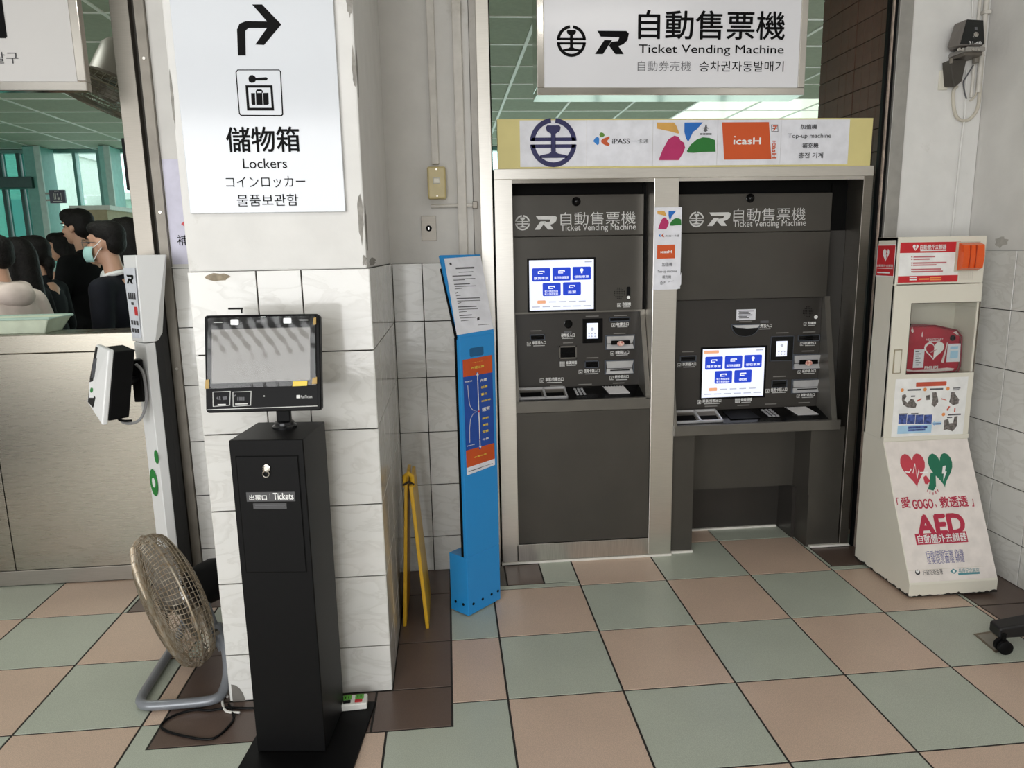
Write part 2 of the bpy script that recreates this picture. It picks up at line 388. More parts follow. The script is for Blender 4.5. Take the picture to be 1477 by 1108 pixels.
# ================================================================== pillar
ROWS = [0.0, 0.172, 0.43, 0.684, 0.941, 1.198, 1.456]
def tile_wall(parent, pl, cols, rows, name='wall_tile', th=0.008, g=0.002, mat=None):
    for a, b in zip(cols, cols[1:]):
        for c, d in zip(rows, rows[1:]):
            ctr = pl.P((a + b) / 2, (c + d) / 2, -th)
            tile_obj(name, parent, ctr, pl.r, pl.u, b - a - 2 * g, d - c - 2 * g, th, mat or m_ceramic, 0.001)
pillar = struct(MB().box(-0.94, -0.404, 0.504, 1.45, 0, 1.455).build('wall_pillar', m_grout))
up = MB(); up.box(-0.944, -0.404, 0.5, 1.45, 1.455, 3.4).build('plaster_shaft', m_plaster, pillar, bevel=0.006)
tile_wall(pillar, YP(0.497), [-0.947, -0.743, -0.607, -0.397], ROWS)
PR = PL((-0.397, 0, 0), (0, 1, 0), (0, 0, 1))
tile_wall(pillar, PR, [0.497, 0.70, 0.90, 1.10, 1.30, 1.441], ROWS)
tile_wall(pillar, XPR(-0.947), [-1.441, -1.30, -1.10, -0.90, -0.70, -0.497], ROWS)
def ragged(a0, b0, a1, b1, n=16, amp=0.3, seed=0):
    rn = random.Random(seed); cx, cy = (a0 + a1) / 2, (b0 + b1) / 2
    return [(cx + (a1 - a0) / 2 * math.cos(t) * (1 - amp * rn.random()), cy + (b1 - b0) / 2 * math.sin(t) * (1 - amp * rn.random())) for t in [2 * math.pi * i / n for i in range(n)]]
fr_ = YP(0.5)
for k, bx in enumerate([(-0.428, 1.52, -0.404, 1.70), (-0.418, 1.98, -0.404, 2.11), (-0.42, 1.46, -0.402, 1.50), (-0.945, 1.87, -0.935, 2.05), (-0.425, 2.18, -0.404, 2.26)]):
    flat('bare_patch', fr_, ragged(*bx, seed=k, amp=0.45), m_plaster_bare, pillar, 0.0006, 0.0006)
PS = PL((-0.404, 0, 0), (0, 1, 0), (0, 0, 1))
for k, bx in enumerate([(0.50, 1.50, 0.56, 1.66), (0.50, 1.96, 0.54, 2.12), (0.52, 1.457, 0.80, 1.49)]):
    flat('bare_patch', PS, ragged(*bx, seed=20 + k, amp=0.45), m_plaster_bare, pillar, 0.0006, 0.0006)
flat('grout_stain', YP(0.497), ragged(-0.905, 1.425, -0.815, 1.452, 14, 0.3, 3), M('old_glue', (150, 138, 118), 0.8, var=0.2, scale=60), pillar, 0.0005, 0.0004)
flat('chipped_corner', YP(0.497), [(-0.938, 0.0), (-0.895, 0.0), (-0.902, 0.03), (-0.912, 0.05), (-0.925, 0.062), (-0.938, 0.066)], m_concrete, pillar, 0.0006, 0.0006)

# ================================================================== back wall
wall_back = struct(MB().box(-1.334, -0.03, 1.45, 1.62, 0, 3.4).build('wall_back', m_plaster2))
tile_wall(wall_back, YP(1.442), [-1.334, -1.13, -0.947], ROWS); tile_wall(wall_back, YP(1.442), [-0.397, -0.265, -0.065, -0.03], ROWS)
wg = MB(); wg.box(-1.334, -0.947, 1.4455, 1.45, 0, 1.455); wg.box(-0.397, -0.03, 1.4455, 1.45, 0, 1.455); wg.build('grout_bed', m_grout, wall_back)
MB().box(-1.334, -0.947, 1.44, 1.452, 1.457, 1.461).build('tile_capping', m_plaster, wall_back)
wall_back_r = struct(MB().box(1.94, 2.31, 1.45, 1.62, 0, 3.4).build('wall_back_far', m_plaster))
tile_wall(wall_back_r, YP(1.442), [1.945, 2.12, 2.305], ROWS)
MB().box(1.945, 2.305, 1.4455, 1.45, 0, 1.455).build('grout_bed', m_grout, wall_back_r)
struct(MB().box(-4.5, 2.31, 1.45, 1.62, 3.0, 3.4).build('wall_lintel', m_plaster2))
# right-hand wall
wall_right = struct(MB().box(2.313, 2.45, -5, 1.62, 0, 3.4).build('wall_right', m_plaster2))
XR = XPR(2.305)
tile_wall(wall_right, XR, [-1.442] + [-1.34 + 0.2 * k for k in range(16)], [0.0, 0.187, 0.43, 0.684, 0.941, 1.203, 1.463])
MB().box(2.3085, 2.314, -1.7, 1.442, 0, 1.462).build('grout_bed', m_grout, wall_right)
for k, bx in enumerate([(-1.30, 1.47, -1.20, 1.53), (-1.05, 2.08, -0.98, 2.14)]):
    flat('scuffed_patch', PL((2.313, 0, 0), (0, -1, 0), (0, 0, 1)), ragged(*bx, seed=40 + k, amp=0.5), M('scuffed_paint', (176, 172, 165), 0.85, var=0.1, scale=50), wall_right, 0.0005, 0.0005)

# steel door trims round the two openings
t1 = struct(MB().box(0.0, 0.055, 1.43, 1.62, 0, 3.4).build('trim_1', m_steel, bevel=0.002))
MB().box(-0.028, 0.0, 1.44, 1.62, 0, 3.4).build('jamb_strip', M('painted_jamb', (182, 178, 172), 0.5, kind='plaster'), t1)
MB().box(0.055, 0.061, 1.45, 1.62, 0, 3.4).build('shadow_gap', m_black, t1)
t2 = struct(MB().box(1.875, 1.94, 1.435, 1.50, 0, 3.4).build('trim_2', M('dull_zinc_trim', (172, 170, 165), 0.5, 0.6, 'plaster', 0.08, 14), bevel=0.002))
MB().box(1.856, 1.875, 1.45, 1.475, 0, 3.4).build('black_channel', m_blk, t2)
MB().box(1.848, 1.856, 1.44, 1.465, 0, 3.4).build('channel_lip', M('rust_stained_lip', (176, 160, 148), 0.5, 0.4, var=0.2, scale=40), t2)
MB().box(1.836, 1.848, 1.45, 1.47, 0, 3.4).build('black_channel', m_blk, t2)
t3 = struct(MB().box(-1.465, -1.392, 1.425, 1.62, 0, 3.4).build('trim_3', m_steel_d, bevel=0.002))
MB().box(-1.392, -1.372, 1.46, 1.62, 0, 3.4).build('dark_groove', M('dark_groove', (70, 66, 60), 0.6), t3)
MB().box(-1.372, -1.335, 1.43, 1.62, 0, 3.4).build('jamb_strip', M('stained_jamb', (142, 136, 127), 0.5, 0.3, 'plaster', 0.1, 12), t3)
for z in (1.02, 1.69, 2.3): MB().cyl((-1.352, 1.425, z), (-1.352, 1.432, z), 0.006, n=10).build('screw', m_steel, t3)

# brown tiled return wall beside the machines
wall_ret = struct(MB().box(1.952, 2.3, 1.62, 2.245, 0, 3.2).build('wall_return', m_grout))
m_btile = M('brown_ribbed_tile', (88, 60, 48), 0.55, var=0.10, scale=14, bump=0.2)
RP = XPR(1.945)
for q in range(13):
    z0 = 1.62 + q * 0.108
    ys = [1.62 + k * 0.0695 for k in range(10)]
    for k in range(9):
        th = 0.010 if (k in (4, 5, 6)) else 0.007
        tile_obj('brown_tile', wall_ret, (1.953, ys[k] + 0.03475, z0 + 0.054), (0, -1, 0), (0, 0, 1), 0.0675, 0.104, th, m_btile, 0.001)
MB().box(1.948, 1.953, 1.62, 2.245, 0, 1.62).build('tile_field', m_btile, wall_ret)

# hall ceiling over the photographer with two tube lamps
struct(MB().box(-7, 2.45, -5, 1.62, 3.4, 3.5).build('ceiling', M('white_ceiling', (214, 213, 208), 0.9)))
wf = struct(MB().box(-7, -5.4, -5.1, -5, 0, 3.4).build('added_wall_front', m_plaster2)); MB().box(0.4, 2.45, -5.1, -5, 0, 3.4).build('entrance_pier', m_plaster2, wf); MB().box(-5.4, 0.4, -5.1, -5, 2.9, 3.4).build('entrance_lintel', m_plaster2, wf)  # unseen front wall with entrance, added to hold back the sky light
struct(MB().box(-7.1, -7, -5.1, 1.62, 0, 3.4).build('added_wall_left', m_plaster2)); struct(MB().box(-7, -3.3, 1.45, 1.62, 0, 3.4).build('wall_back_west', m_plaster2))  # the left wall is unseen, added to keep sky light out of the hall
def tube_lamp(x, y, label):
    t = thing('fluorescent_lamp', label, 'lamp', (x, y, 3.4), 'tube lamps on the hall ceiling')
    MB().box(x - 0.62, x + 0.62, y - 0.05, y + 0.05, 3.34, 3.4).build('housing', m_wht, t)
    MB().tube([(x - 0.6, y, 3.32), (x + 0.6, y, 3.32)], 0.014, 10).build('tube', glow('lamp_white', (255, 252, 244), 8), t)
    l = bpy.data.lights.new('tube_light', 'AREA'); l.shape = 'RECTANGLE'; l.size = 1.2; l.size_y = 0.06; l.energy = 8; l.color = (1, 0.98, 0.95)
    o = bpy.data.objects.new('tube_light', l); COL.objects.link(o); o.parent = t; o.location = (0, 0, -0.105)
tube_lamp(-0.9, -1.6, 'tube lamp on the hall ceiling nearer the pillar'); tube_lamp(1.2, -1.6, 'tube lamp on the hall ceiling nearer the cabinet wall')

# ================================================================== platform-side room seen through the openings
ZC = 2.92
ceil_in = struct(MB().box(-9, 5, 1.62, 8.5, ZC + 0.012, ZC + 0.1).build('ceiling_inner', M('ceiling_slab', (150, 156, 142), 0.6)))
m_bar = M('ceiling_bar', (250, 252, 244), 0.3, 0.0)
m_panel = M('grey_green_ceiling_panel', (176, 186, 166), 0.7, var=0.05, scale=30)  # green cast of light through the teal glazing is put into this colour
m_lpanel = glow('real_and_added_panel_glow', (226, 240, 218), 1.0)
ybars = [2.918 - 0.594 * 2 + 0.594 * k for k in range(13)]; xbars = [0.449 + 0.64 * k for k in range(-14, 8)]
ADDED_LAMPS = []
for a, b in zip(xbars, xbars[1:]):
    for c, d in zip(ybars, ybars[1:]):
        if d > 8.5: continue
        lit = (2.3 < a and 5.2 < c < 8) or ((a in (xbars[3], xbars[6], xbars[9], xbars[12])) and c < 2.0)  # lit row nearest the openings is added out of view to brighten the room
        if lit and c < 3.2: ADDED_LAMPS.append(((a + b) / 2, (c + d) / 2))
        tile_obj('real_or_added_light_panel' if lit else 'ceiling_panel', ceil_in, ((a + b) / 2, (c + d) / 2, ZC + 0.012), (-1, 0, 0), (0, 1, 0), b - a - 0.026, d - c - 0.022, 0.010, m_lpanel if lit else m_panel, 0.001)
for x in xbars: MB().box(x - 0.012, x + 0.012, 1.62, 8.5, ZC - 0.004, ZC + 0.011).build('ceiling_bar', m_bar, ceil_in)
for y in ybars: MB().box(-9, 5, y - 0.010, y + 0.010, ZC - 0.003, ZC + 0.011).build('ceiling_bar', m_bar, ceil_in)
for x, y in ADDED_LAMPS:  # added lamps under the hidden lit panels, extra light for the room
    l = bpy.data.lights.new('added_panel_light', 'AREA'); l.shape = 'SQUARE'; l.size = 0.55; l.energy = 10; l.color = (0.95, 1.0, 0.93)
    o = bpy.data.objects.new('added_panel_light', l); COL.objects.link(o); o.parent = ceil_in; o.location = (x, y, ZC - 0.02)
struct(MB().box(-9.1, -9, 1.62, 8.5, 0, 3).build('wall_platform_west', m_plaster2)); struct(MB().box(5, 5.1, 1.62, 8.5, 0, 3).build('wall_platform_east', m_plaster2))
# glazed far wall, pane by pane
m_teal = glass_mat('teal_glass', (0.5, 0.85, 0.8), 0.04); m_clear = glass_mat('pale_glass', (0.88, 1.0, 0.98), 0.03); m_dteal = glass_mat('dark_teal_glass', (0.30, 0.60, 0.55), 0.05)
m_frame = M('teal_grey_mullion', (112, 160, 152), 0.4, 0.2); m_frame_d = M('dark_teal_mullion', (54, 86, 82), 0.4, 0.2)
Yg = 8.5; G = YP(Yg)
win = struct(MB().box(-9, 5, Yg - 0.04, Yg + 0.04, 2.885, 2.93).build('window_1', m_frame))
edges = [-8.8, -7.9] + [G.px(x, 300)[0] for x in (-20, 12, 38, 58, 82, 118, 152, 172, 200)] + [-3.6, -2.5, -1.6, -0.7, 0.2, 1.1, 2.0, 2.9, 3.8, 5.0]
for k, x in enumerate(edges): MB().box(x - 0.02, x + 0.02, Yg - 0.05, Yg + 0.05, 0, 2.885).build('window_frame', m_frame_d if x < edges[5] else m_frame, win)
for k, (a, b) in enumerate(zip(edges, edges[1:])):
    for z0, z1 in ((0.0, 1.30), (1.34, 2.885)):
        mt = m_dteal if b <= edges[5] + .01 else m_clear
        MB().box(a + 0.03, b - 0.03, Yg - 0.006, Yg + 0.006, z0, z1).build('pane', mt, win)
    MB().box(a + 0.03, b - 0.03, Yg - 0.04, Yg + 0.04, 1.30, 1.34).build('transom', m_frame, win)
# ================================================================== stainless surround of the ticket machines
cA = crop(720, 240, 5.037); cB = crop(720, 360, 4.615); cC = crop(930, 240, 4.344); cD = crop(950, 420, 5.036)
cE = crop(740, 440, 6.518); cF = crop(960, 480, 5.275); cS = crop(700, 0, 3.077); cH1 = crop(740, 160, 6.714); cH2 = crop(940, 160, 4.616)
YF = 1.46
sur = thing('machine_surround', 'stainless steel surround framing the two dark ticket machines', 'frame', (0.95, 1.6, 0))
MB().box(0.064, 1.822, YF, 2.1, 1.812, 1.857).build('top_beam', m_steel, sur, bevel=0.002)
MB().box(0.064, 0.145, YF, 1.60, 0.012, 1.812).build('post', m_steel, sur, bevel=0.002)
MB().box(0.788, 0.902, YF, 1.60, 0.012, 1.812).build('post', m_steel, sur, bevel=0.002)
MB().box(1.776, 1.822, YF, 1.60, 0.012, 1.812).build('post', m_steel_d, sur, bevel=0.002)
MB().box(0.14, 0.79, YF + 0.001, 1.47, 1.795, 1.812).build('beam_lip', m_polish, sur)
MB().box(0.90, 1.78, YF + 0.001, 1.47, 1.797, 1.812).build('beam_lip', m_polish, sur)
MB().box(0.137, 0.787, YF, 1.49, 0.014, 0.098).build('kick_plate', M('kick_plate_steel', (206, 202, 196), 0.3, 1.0, 'brushed_h', 0.08, 5), sur, bevel=0.001)
m_caulk = M('white_caulk', (216, 213, 205), 0.6)
for q in ((0.06, 0.905, YF - 0.004, YF + 0.02), (0.905, 1.02, YF + 0.018, YF + 0.035), (1.62, 1.825, YF - 0.006, YF + 0.012)): MB().box(*q, 0, 0.011).build('caulk_line', m_caulk, sur)
MB().box(0.064, 1.822, 1.60, 1.62, 1.74, 1.812).build('rear_soffit', m_black, sur)

# ------------------------------------------------------------------ shared machine pieces
def panel(name, x0, x1, y, z0, z1, mat, parent, d=0.02, bevel=0.0015): return MB().box(x0, x1, y, y + d, z0, z1).build(name, mat, parent, bevel=bevel)
m_slotframe = M('blue_grey_slot_rim', (86, 92, 102), 0.3, 0.5)
m_note = M('silver_note_mouth', (206, 206, 208), 0.25, 0.35)
def slot(t, pl, box, name='card_slot', rim=0.004, rimmat=None):
    a0, b0, a1, b1 = box
    o = flats(name, pl, [rect(a0, b0, a1, b0 + rim), rect(a0, b1 - rim, a1, b1), rect(a0, b0, a0 + rim, b1), rect(a1 - rim, b0, a1, b1)], rimmat or m_slotframe, t, 0.0, 0.004)
    flat('slot_mouth', pl, rect(a0 + rim, b0 + rim, a1 - rim, b1 - rim), m_blk_gloss, o, 0.0002, 0.0008)
    flat('slot_gap', pl, rect(a0 + rim * 2.2, (b0 + b1) / 2 - 0.0025, a1 - rim * 2.2, (b0 + b1) / 2 + 0.0025), m_black, o, 0.001, 0.0006)
    return o
def note_mouth(t, pl, box, name, tongue):
    a0, b0, a1, b1 = box; W_, H_ = a1 - a0, b1 - b0
    o = flats(name, pl, [rect(a0 - 0.006, b0 - 0.005, a1 + 0.006, b0), rect(a0 - 0.006, b1, a1 + 0.006, b1 + 0.005), rect(a0 - 0.006, b0, a0, b1), rect(a1, b0, a1 + 0.006, b1)], m_slotframe, t, 0.0, 0.005)
    mb = MB()     # funnel: top flap slopes in, lower ledge slopes out
    z = b0 + H_ * 0.42
    mb.hexa([pl.P(a0, b1, 0.014), pl.P(a1, b1, 0.014), pl.P(a1, b1, 0), pl.P(a0, b1, 0), pl.P(a0 + W_ * 0.04, z, 0.004), pl.P(a1 - W_ * 0.04, z, 0.004), pl.P(a1 - W_ * 0.04, z, 0), pl.P(a0 + W_ * 0.04, z, 0)])
    mb.hexa([pl.P(a0 + W_ * 0.03, z - 0.004, 0.002), pl.P(a1 - W_ * 0.03, z - 0.004, 0.002), pl.P(a1 - W_ * 0.03, z - 0.004, 0), pl.P(a0 + W_ * 0.03, z - 0.004, 0), pl.P(a0, b0, 0.016), pl.P(a1, b0, 0.016), pl.P(a1, b0, 0), pl.P(a0, b0, 0)])
    mb.build('steel_mouth', m_note, o)
    if tongue:
        flat('note_gap', pl, rect(a0 + W_ * 0.16, b0 + H_ * 0.34, a1 - W_ * 0.16, b0 + H_ * 0.66), m_black, o, 0.016, 0.0006)
        flat('red_lamp', pl, disc((a0 + a1) / 2, b0 + H_ * 0.42, W_ * 0.13, 14, H_ * 0.2), M('red_lamp', (190, 92, 80), 0.3, rgb2=(240, 214, 200), scale=90), o, 0.0175, 0.001)
    else:
        flat('note_gap', pl, rect(a0 + W_ * 0.14, b0 + H_ * 0.24, a1 - W_ * 0.14, b0 + H_ * 0.32), m_black, o, 0.014, 0.0006)
    return o
def lined(t, pl, s, TL, BR, f, icon=True):      # white caption, a square pictogram before it, one line of tiny print under it
    TL, BR = f(*TL), f(*BR); a0, b0, a1, b1 = pxrect(pl, TL, BR); h = b1 - b0
    txt(s, pl, (a0, b0 + h * 0.36, a1, b1), m_wht, t, 0.012)
    bars(pl, [(a0 + (a1 - a0) * 0.08, b0 + h * 0.08, a1 - (a1 - a0) * 0.08, b0 + h * 0.19)], m_silver, t, 'caption_print')
    if icon:
        s_ = h * 0.72; x = a0 - s_ * 1.35; e = s_ * 0.13
        flats('pictogram', pl, [rect(x, b0 + h * .15, x + s_, b0 + h * .15 + e), rect(x, b0 + h * .15 + s_ - e, x + s_, b0 + h * .15 + s_), rect(x, b0 + h * .15, x + e, b0 + h * .15 + s_), rect(x + s_ - e, b0 + h * .4, x + s_, b0 + h * .15 + s_), rect(x + s_ * .35, b0 + h * .35, x + s_ * .7, b0 + h * .6)], m_silver, t, 0.001, 0.0004)
def touch(t, pl, box, first, orange_tab):
    a0, b0, a1, b1 = box; W_, H_ = a1 - a0, b1 - b0; e = 0.009
    o = flats('screen', pl, [rect(a0 - e, b0 - e, a1 + e, b0), rect(a0 - e, b1, a1 + e, b1 + e), rect(a0 - e, b0, a0, b1), rect(a1, b0, a1 + e, b1)], m_blk, t, 0.0, 0.004)
    flat('display', pl, rect(a0, b0, a1, b1), m_white_glow, o, 0.0004, 0.001)
    def R_(x0, y0, x1, y1): return (a0 + W_ * x0, b1 - H_ * y1, a0 + W_ * x1, b1 - H_ * y0)
    bx = [(0.045, 0.155, 0.325, 0.42), (0.36, 0.15, 0.64, 0.415), (0.67, 0.145, 0.955, 0.405), (0.205, 0.455, 0.485, 0.715), (0.52, 0.45, 0.80, 0.71)]
    words = [first, '當日快速購票', '領取車票', None, '退票']
    for q, wd in zip(bx, words):
        B = R_(*q); flat('button_tile', pl, rr(*B, 0.006), m_blue_glow, o, 0.0014, 0.0004)
        w_, h_ = B[2] - B[0], B[3] - B[1]
        if wd: 
            k = min(0.4, 0.085 * len(wd) + 0.06); c = (B[0] + B[2]) / 2
            txt(wd, pl, (c - w_ * k, B[1] + h_ * 0.14, c + w_ * k, B[1] + h_ * 0.34), m_white_glow, o, 0.01, 0.0022, 'button_text')
        else:
            txt('·電子票證加值', pl, (B[0] + w_ * .08, B[1] + h_ * 0.28, B[0] + w_ * .85, B[1] + h_ * 0.44), m_white_glow, o, 0.01, 0.0022, 'button_text')
            txt('·電子票證查詢', pl, (B[0] + w_ * .08, B[1] + h_ * 0.07, B[0] + w_ * .85, B[1] + h_ * 0.22), m_white_glow, o, 0.01, 0.0022, 'button_text')
        ic = (B[0] + w_ * .32, B[1] + h_ * .55, B[0] + w_ * .68, B[1] + h_ * .84)
        if wd == '領取車票': flats('button_icon', pl, [disc((ic[0] + ic[2]) / 2, (ic[1] + ic[3]) / 2 + h_ * .05, h_ * .13, 14), rect((ic[0] + ic[2]) / 2 - h_ * .06, ic[1] - h_ * .05, (ic[0] + ic[2]) / 2 + h_ * .06, ic[1] + h_ * .12)], m_white_glow, o, 0.002, 0.0003)
        else: flats('button_icon', pl, [rect(ic[0], ic[1], ic[0] + w_ * .06, ic[3] - h_ * .08), rect(ic[0], ic[1], ic[2] - w_ * .1, ic[1] + h_ * .06), rect(ic[0] + w_ * .06, ic[3] - h_ * .14, ic[2], ic[3] - h_ * .06), rect(ic[2] - w_ * .06, ic[1] + h_ * .1, ic[2], ic[3] - h_ * .06)], m_white_glow, o, 0.002, 0.0003)
    flat('menu_tab', pl, rr(*R_(0.12, 0.80, 0.25, 0.865), 0.004), m_orange_glow, o, 0.0014, 0.0003)
    if orange_tab: flat('menu_tab', pl, rr(*R_(0.02, 0.03, 0.26, 0.09), 0.003), m_orange_glow, o, 0.0014, 0.0003)
    bars(pl, [R_(0.30 + 0.155 * k, 0.825, 0.41 + 0.155 * k, 0.845) for k in range(4)] + [R_(0.04 + 0.16 * k, 0.92, 0.16 + 0.16 * k, 0.94) for k in range(6)] + [R_(0.86, 0.03, 0.97, 0.06)], m_grey_glow, o, 'menu_line', 0.0014)
    return o
def machine_title(t, pl, f, lg, rl, zh, en):
    a, b = pl.px(*f(*lg[:2])); a2, _ = pl.px(*f(lg[0] + lg[2], lg[1]))
    rail_logo(pl, a, b, a2 - a, m_silver, t); r_logo(pl, pxrect(pl, f(*rl[:2]), f(*rl[2:])), m_silver, t)
    ptxt('自動售票機', pl, f(*zh[:2]), f(*zh[2:]), m_silver, t, bold=-0.004)
    ptxt('Ticket Vending Machine', pl, f(*en[:2]), f(*en[2:]), m_silver, t)
def dome(t, pl, x, y, r):
    a, b = pl.px(x, y); o = MB().lathe(pl.P(a, b), pl.n, [(0, r), (0.003, r), (0.004, r * .9), (0.012, r * .75), (0.018, r * .4), (0.02, 0.0)], 20).build('camera_dome', m_blk_gloss, t, smooth=True); return o
def keypad(t, pl, P0, P1, P2):      # corner, along, up on the shelf
    o = None; mb = MB()
    flat('keypad_plate', pl, [P0, P1, (P1[0] + P2[0] - P0[0], P1[1] + P2[1] - P0[1]), P2], m_blk, t, 0.0005, 0.002)
    for i in range(3):
        for j in range(4):
            u = (i + .2) / 3; v = (j + .2) / 4; du, dv = .6 / 3, .6 / 4
            def q(u, v): return (P0[0] + (P1[0] - P0[0]) * u + (P2[0] - P0[0]) * v, P0[1] + (P1[1] - P0[1]) * u + (P2[1] - P0[1]) * v)
            flat('key', pl, [q(u, v), q(u + du, v), q(u + du, v + dv), q(u, v + dv)], m_note, t, 0.002, 0.004)

# ------------------------------------------------------------------ the taller machine (beside the blue stand)
YU, YC = 1.58, 1.60
tl = thing('ticket_machine', 'dark ticket machine with its touch screen at eye level', 'ticket machine', (0.466, 1.8, 0))
X0, X1 = 0.147, 0.786
MB().box(X0, X1, 1.625, 2.1, 0.0, 1.79).build('cabinet', m_tvm, tl)
panel('title_panel', X0, X1 - 0.012, YU, 1.566, 1.752, m_tvm, tl); panel('screen_panel', X0, X1 - 0.012, YU, 1.212, 1.563, m_tvm2 if False else m_tvm, tl)
MB().box(X1 - 0.013, 0.788, 1.592, 1.625, 0.75, 1.80).build('side_filler', m_black, tl)  # black filler added to stop daylight leaking beside the post
panel('lower_panel', 0.142, 0.786, 1.466, 0.10, 0.75, m_tvm, tl, 0.03)
panel('control_panel', X0 + 0.012, X1 - 0.02, YC, 0.84, 1.208, m_tvmblk, tl)
for xa, xb in ((X0 - 0.002, X0 + 0.013), (X1 - 0.022, X1)):
    MB().prism([(YU - 0.002, 1.212), (YU - 0.002, 1.19), (1.462, 0.815), (1.462, 0.80), (1.62, 0.80), (1.62, 1.212)], 'x', xa, xb).build('cheek', m_tvm2, tl)
MB().box(X0 - 0.002, X1, 1.462, 1.482, 0.751, 0.806).build('front_lip', m_tvm2, tl, bevel=0.002)
MB().box(X0, X1, YU - 0.004, YU + 0.004, 1.206, 1.214).build('panel_edge', m_tvm2, tl)
SH = PL((0, 1.482, 0.806), (1, 0, 0), (0, 0.118, 0.038))
MB().prism([(1.482, 0.78), (1.482, 0.806), (1.60, 0.844), (1.60, 0.78)], 'x', X0 + 0.012, X1 - 0.02).build('shelf', m_blk_gloss, tl)
U = YP(YU); C_ = YP(YC)
machine_title(tl, U, cA, (170, 410, 54), (255, 362, 420, 458), (445, 335, 990, 418), (446, 424, 992, 474))
dome(tl, U, 831, 290.8, 0.021)
touch(tl, U, pxrect(U, cA(216, 684), cA(686, 1036)), '購買車票', False)
a, b = U.px(*cA(873, 922))
flats('speaker_grille', U, [disc(a + 0.008 * i, b + 0.008 * j, 0.0026, 8) for i in range(-3, 4) for j in range(-3, 4) if i * i + j * j < 12], m_black, tl, 0.0003, 0.0003)
flats('call_button', U, [disc(*U.px(*cA(938, 953)), 0.008)], m_wht, tl, 0.001, 0.004)
flat('button_plate', U, rr(*pxrect(U, cA(925, 875), cA(952, 970)), 0.006), m_blk, tl, 0.0004, 0.0008)
lined(tl, U, '對講機', (895, 988), (955, 1026), cA)
for s, A, B in (('車票插入口', (180, 340), (308, 388)), ('硬幣投入口', (452, 270), (578, 318)), ('條碼掃描', (496, 528), (598, 572)), ('信用卡插入口', (666, 604), (812, 650)), ('收據出口', (972, 165), (1085, 210)), ('紙鈔插入口', (962, 430), (1088, 474)), ('紙鈔退出口', (956, 660), (1084, 706)), ('車票/找零出口', (304, 684), (472, 732))):
    lined(tl, C_, s, A, B, cE, icon=s not in ('硬幣投入口', '條碼掃描'))
flats('hint_line', C_, [rect(*pxrect(C_, cE(*p), cE(p[0] + w_, p[1] + 5))) for p, w_ in (((165, 240), 105), ((470, 354), 95), ((683, 103), 122), ((950, 97), 120), ((945, 265), 112), ((690, 493), 112), ((350, 755), 118), ((615, 744), 125), ((938, 731), 108))], M('dim_ink', (122, 120, 116), 0.5), tl, 0.0004, 0.0003)
slot(tl, C_, pxrect(C_, cE(158, 280), cE(300, 330)), 'ticket_slot'); slot(tl, C_, pxrect(C_, cE(904, 116), cE(1100, 152)), 'receipt_slot'); slot(tl, C_, pxrect(C_, cE(674, 526), cE(806, 590)), 'bank_card_slot')
slot(tl, C_, pxrect(C_, cE(432, 388), cE(598, 502)), 'barcode_reader', 0.006, m_tvm2)
a, b = C_.px(*cE(518, 178)); MB().lathe(C_.P(a, b), C_.n, [(0, 0.021), (0.004, 0.021), (0.005, 0.018), (0.002, 0.016)], 22).build('coin_slot', m_blk_gloss, tl)
o = flat('card_reader', C_, rect(*pxrect(C_, cE(652, 130), cE(840, 354))), m_blk_gloss, tl, 0.0, 0.006); flat('reader_display', C_, rect(*pxrect(C_, cE(690, 170), cE(796, 312))), m_white_glow, o, 0.0065, 0.0006)
flats('reader_print', C_, [disc(*C_.px(*cE(x, y)), 0.004, 10) for x in (712, 738, 768) for y in (268, 294)] + [disc(*C_.px(*cE(742, 225)), 0.008, 12)], m_grey_glow, o, 0.0072, 0.0003)
note_mouth(tl, C_, pxrect(C_, cE(876, 294), cE(1130, 404)), 'banknote_inlet', True); note_mouth(tl, C_, pxrect(C_, cE(872, 528), cE(1124, 636)), 'banknote_outlet', False)
flats('barcode_mark', C_, [rect(*pxrect(C_, cE(440 + 12 * i, 532 + 12 * j), cE(449 + 12 * i, 541 + 12 * j))) for i in range(4) for j in range(4)], m_silver, tl, 0.001, 0.0003)
bars(C_, [pxrect(C_, cE(478, 246), cE(550, 262))], m_inkg, tl, 'coin_print')
# tray, keypad and receipt window on the shelf
for o in list(bpy.data.objects):
    if o.name.split('.')[0] in ('hint_line', 'barcode_mark', 'reader_print', 'speaker_grille', 'window_dots'): o['kind'] = 'stuff'
def tray(t, pl, pts, name='coin_tray'):
    (x0, y0), (x1, y1) = pts
    mb = MB(); e = 0.007
    for q in (rect(x0, y0, x1, y0 + e), rect(x0, y1 - e, x1, y1), rect(x0, y0, x0 + e, y1), rect(x1 - e, y0, x1, y1), rect(x0 + (x1 - x0) * .52, y0, x0 + (x1 - x0) * .56, y1)): flat_mb(mb, pl, q, 0.0, 0.012)
    o = mb.build(name, m_note, t); flat('tray_floor', pl, rect(x0, y0, x1, y1), m_steel_d, o, 0.0006, 0.002)
    flats('tray_mouth', pl, [rect(x0 + e, y0 + e, x0 + (x1 - x0) * .48, y0 + (y1 - y0) * .62), rect(x0 + (x1 - x0) * .58, y0 + e, x1 - 2 * e, y0 + (y1 - y0) * .55)], m_black, o, 0.003, 0.001)
    return o
tray(tl, SH, ((X0 + 0.016, 0.01), (0.395, 0.112)))
keypad(tl, SH, (0.438, 0.03), (0.49, 0.03), (0.432, 0.10))
flat('receipt_window', SH, [(0.60, 0.035), (0.70, 0.035), (0.685, 0.105), (0.585, 0.105)], M('white_plate', (214, 212, 212), 0.3), tl, 0.001, 0.003)
flats('window_dots', SH, [disc(0.585 + 0.014 * k, 0.113, 0.0028, 8) for k in range(8)], m_silver, tl, 0.0006, 0.0004)

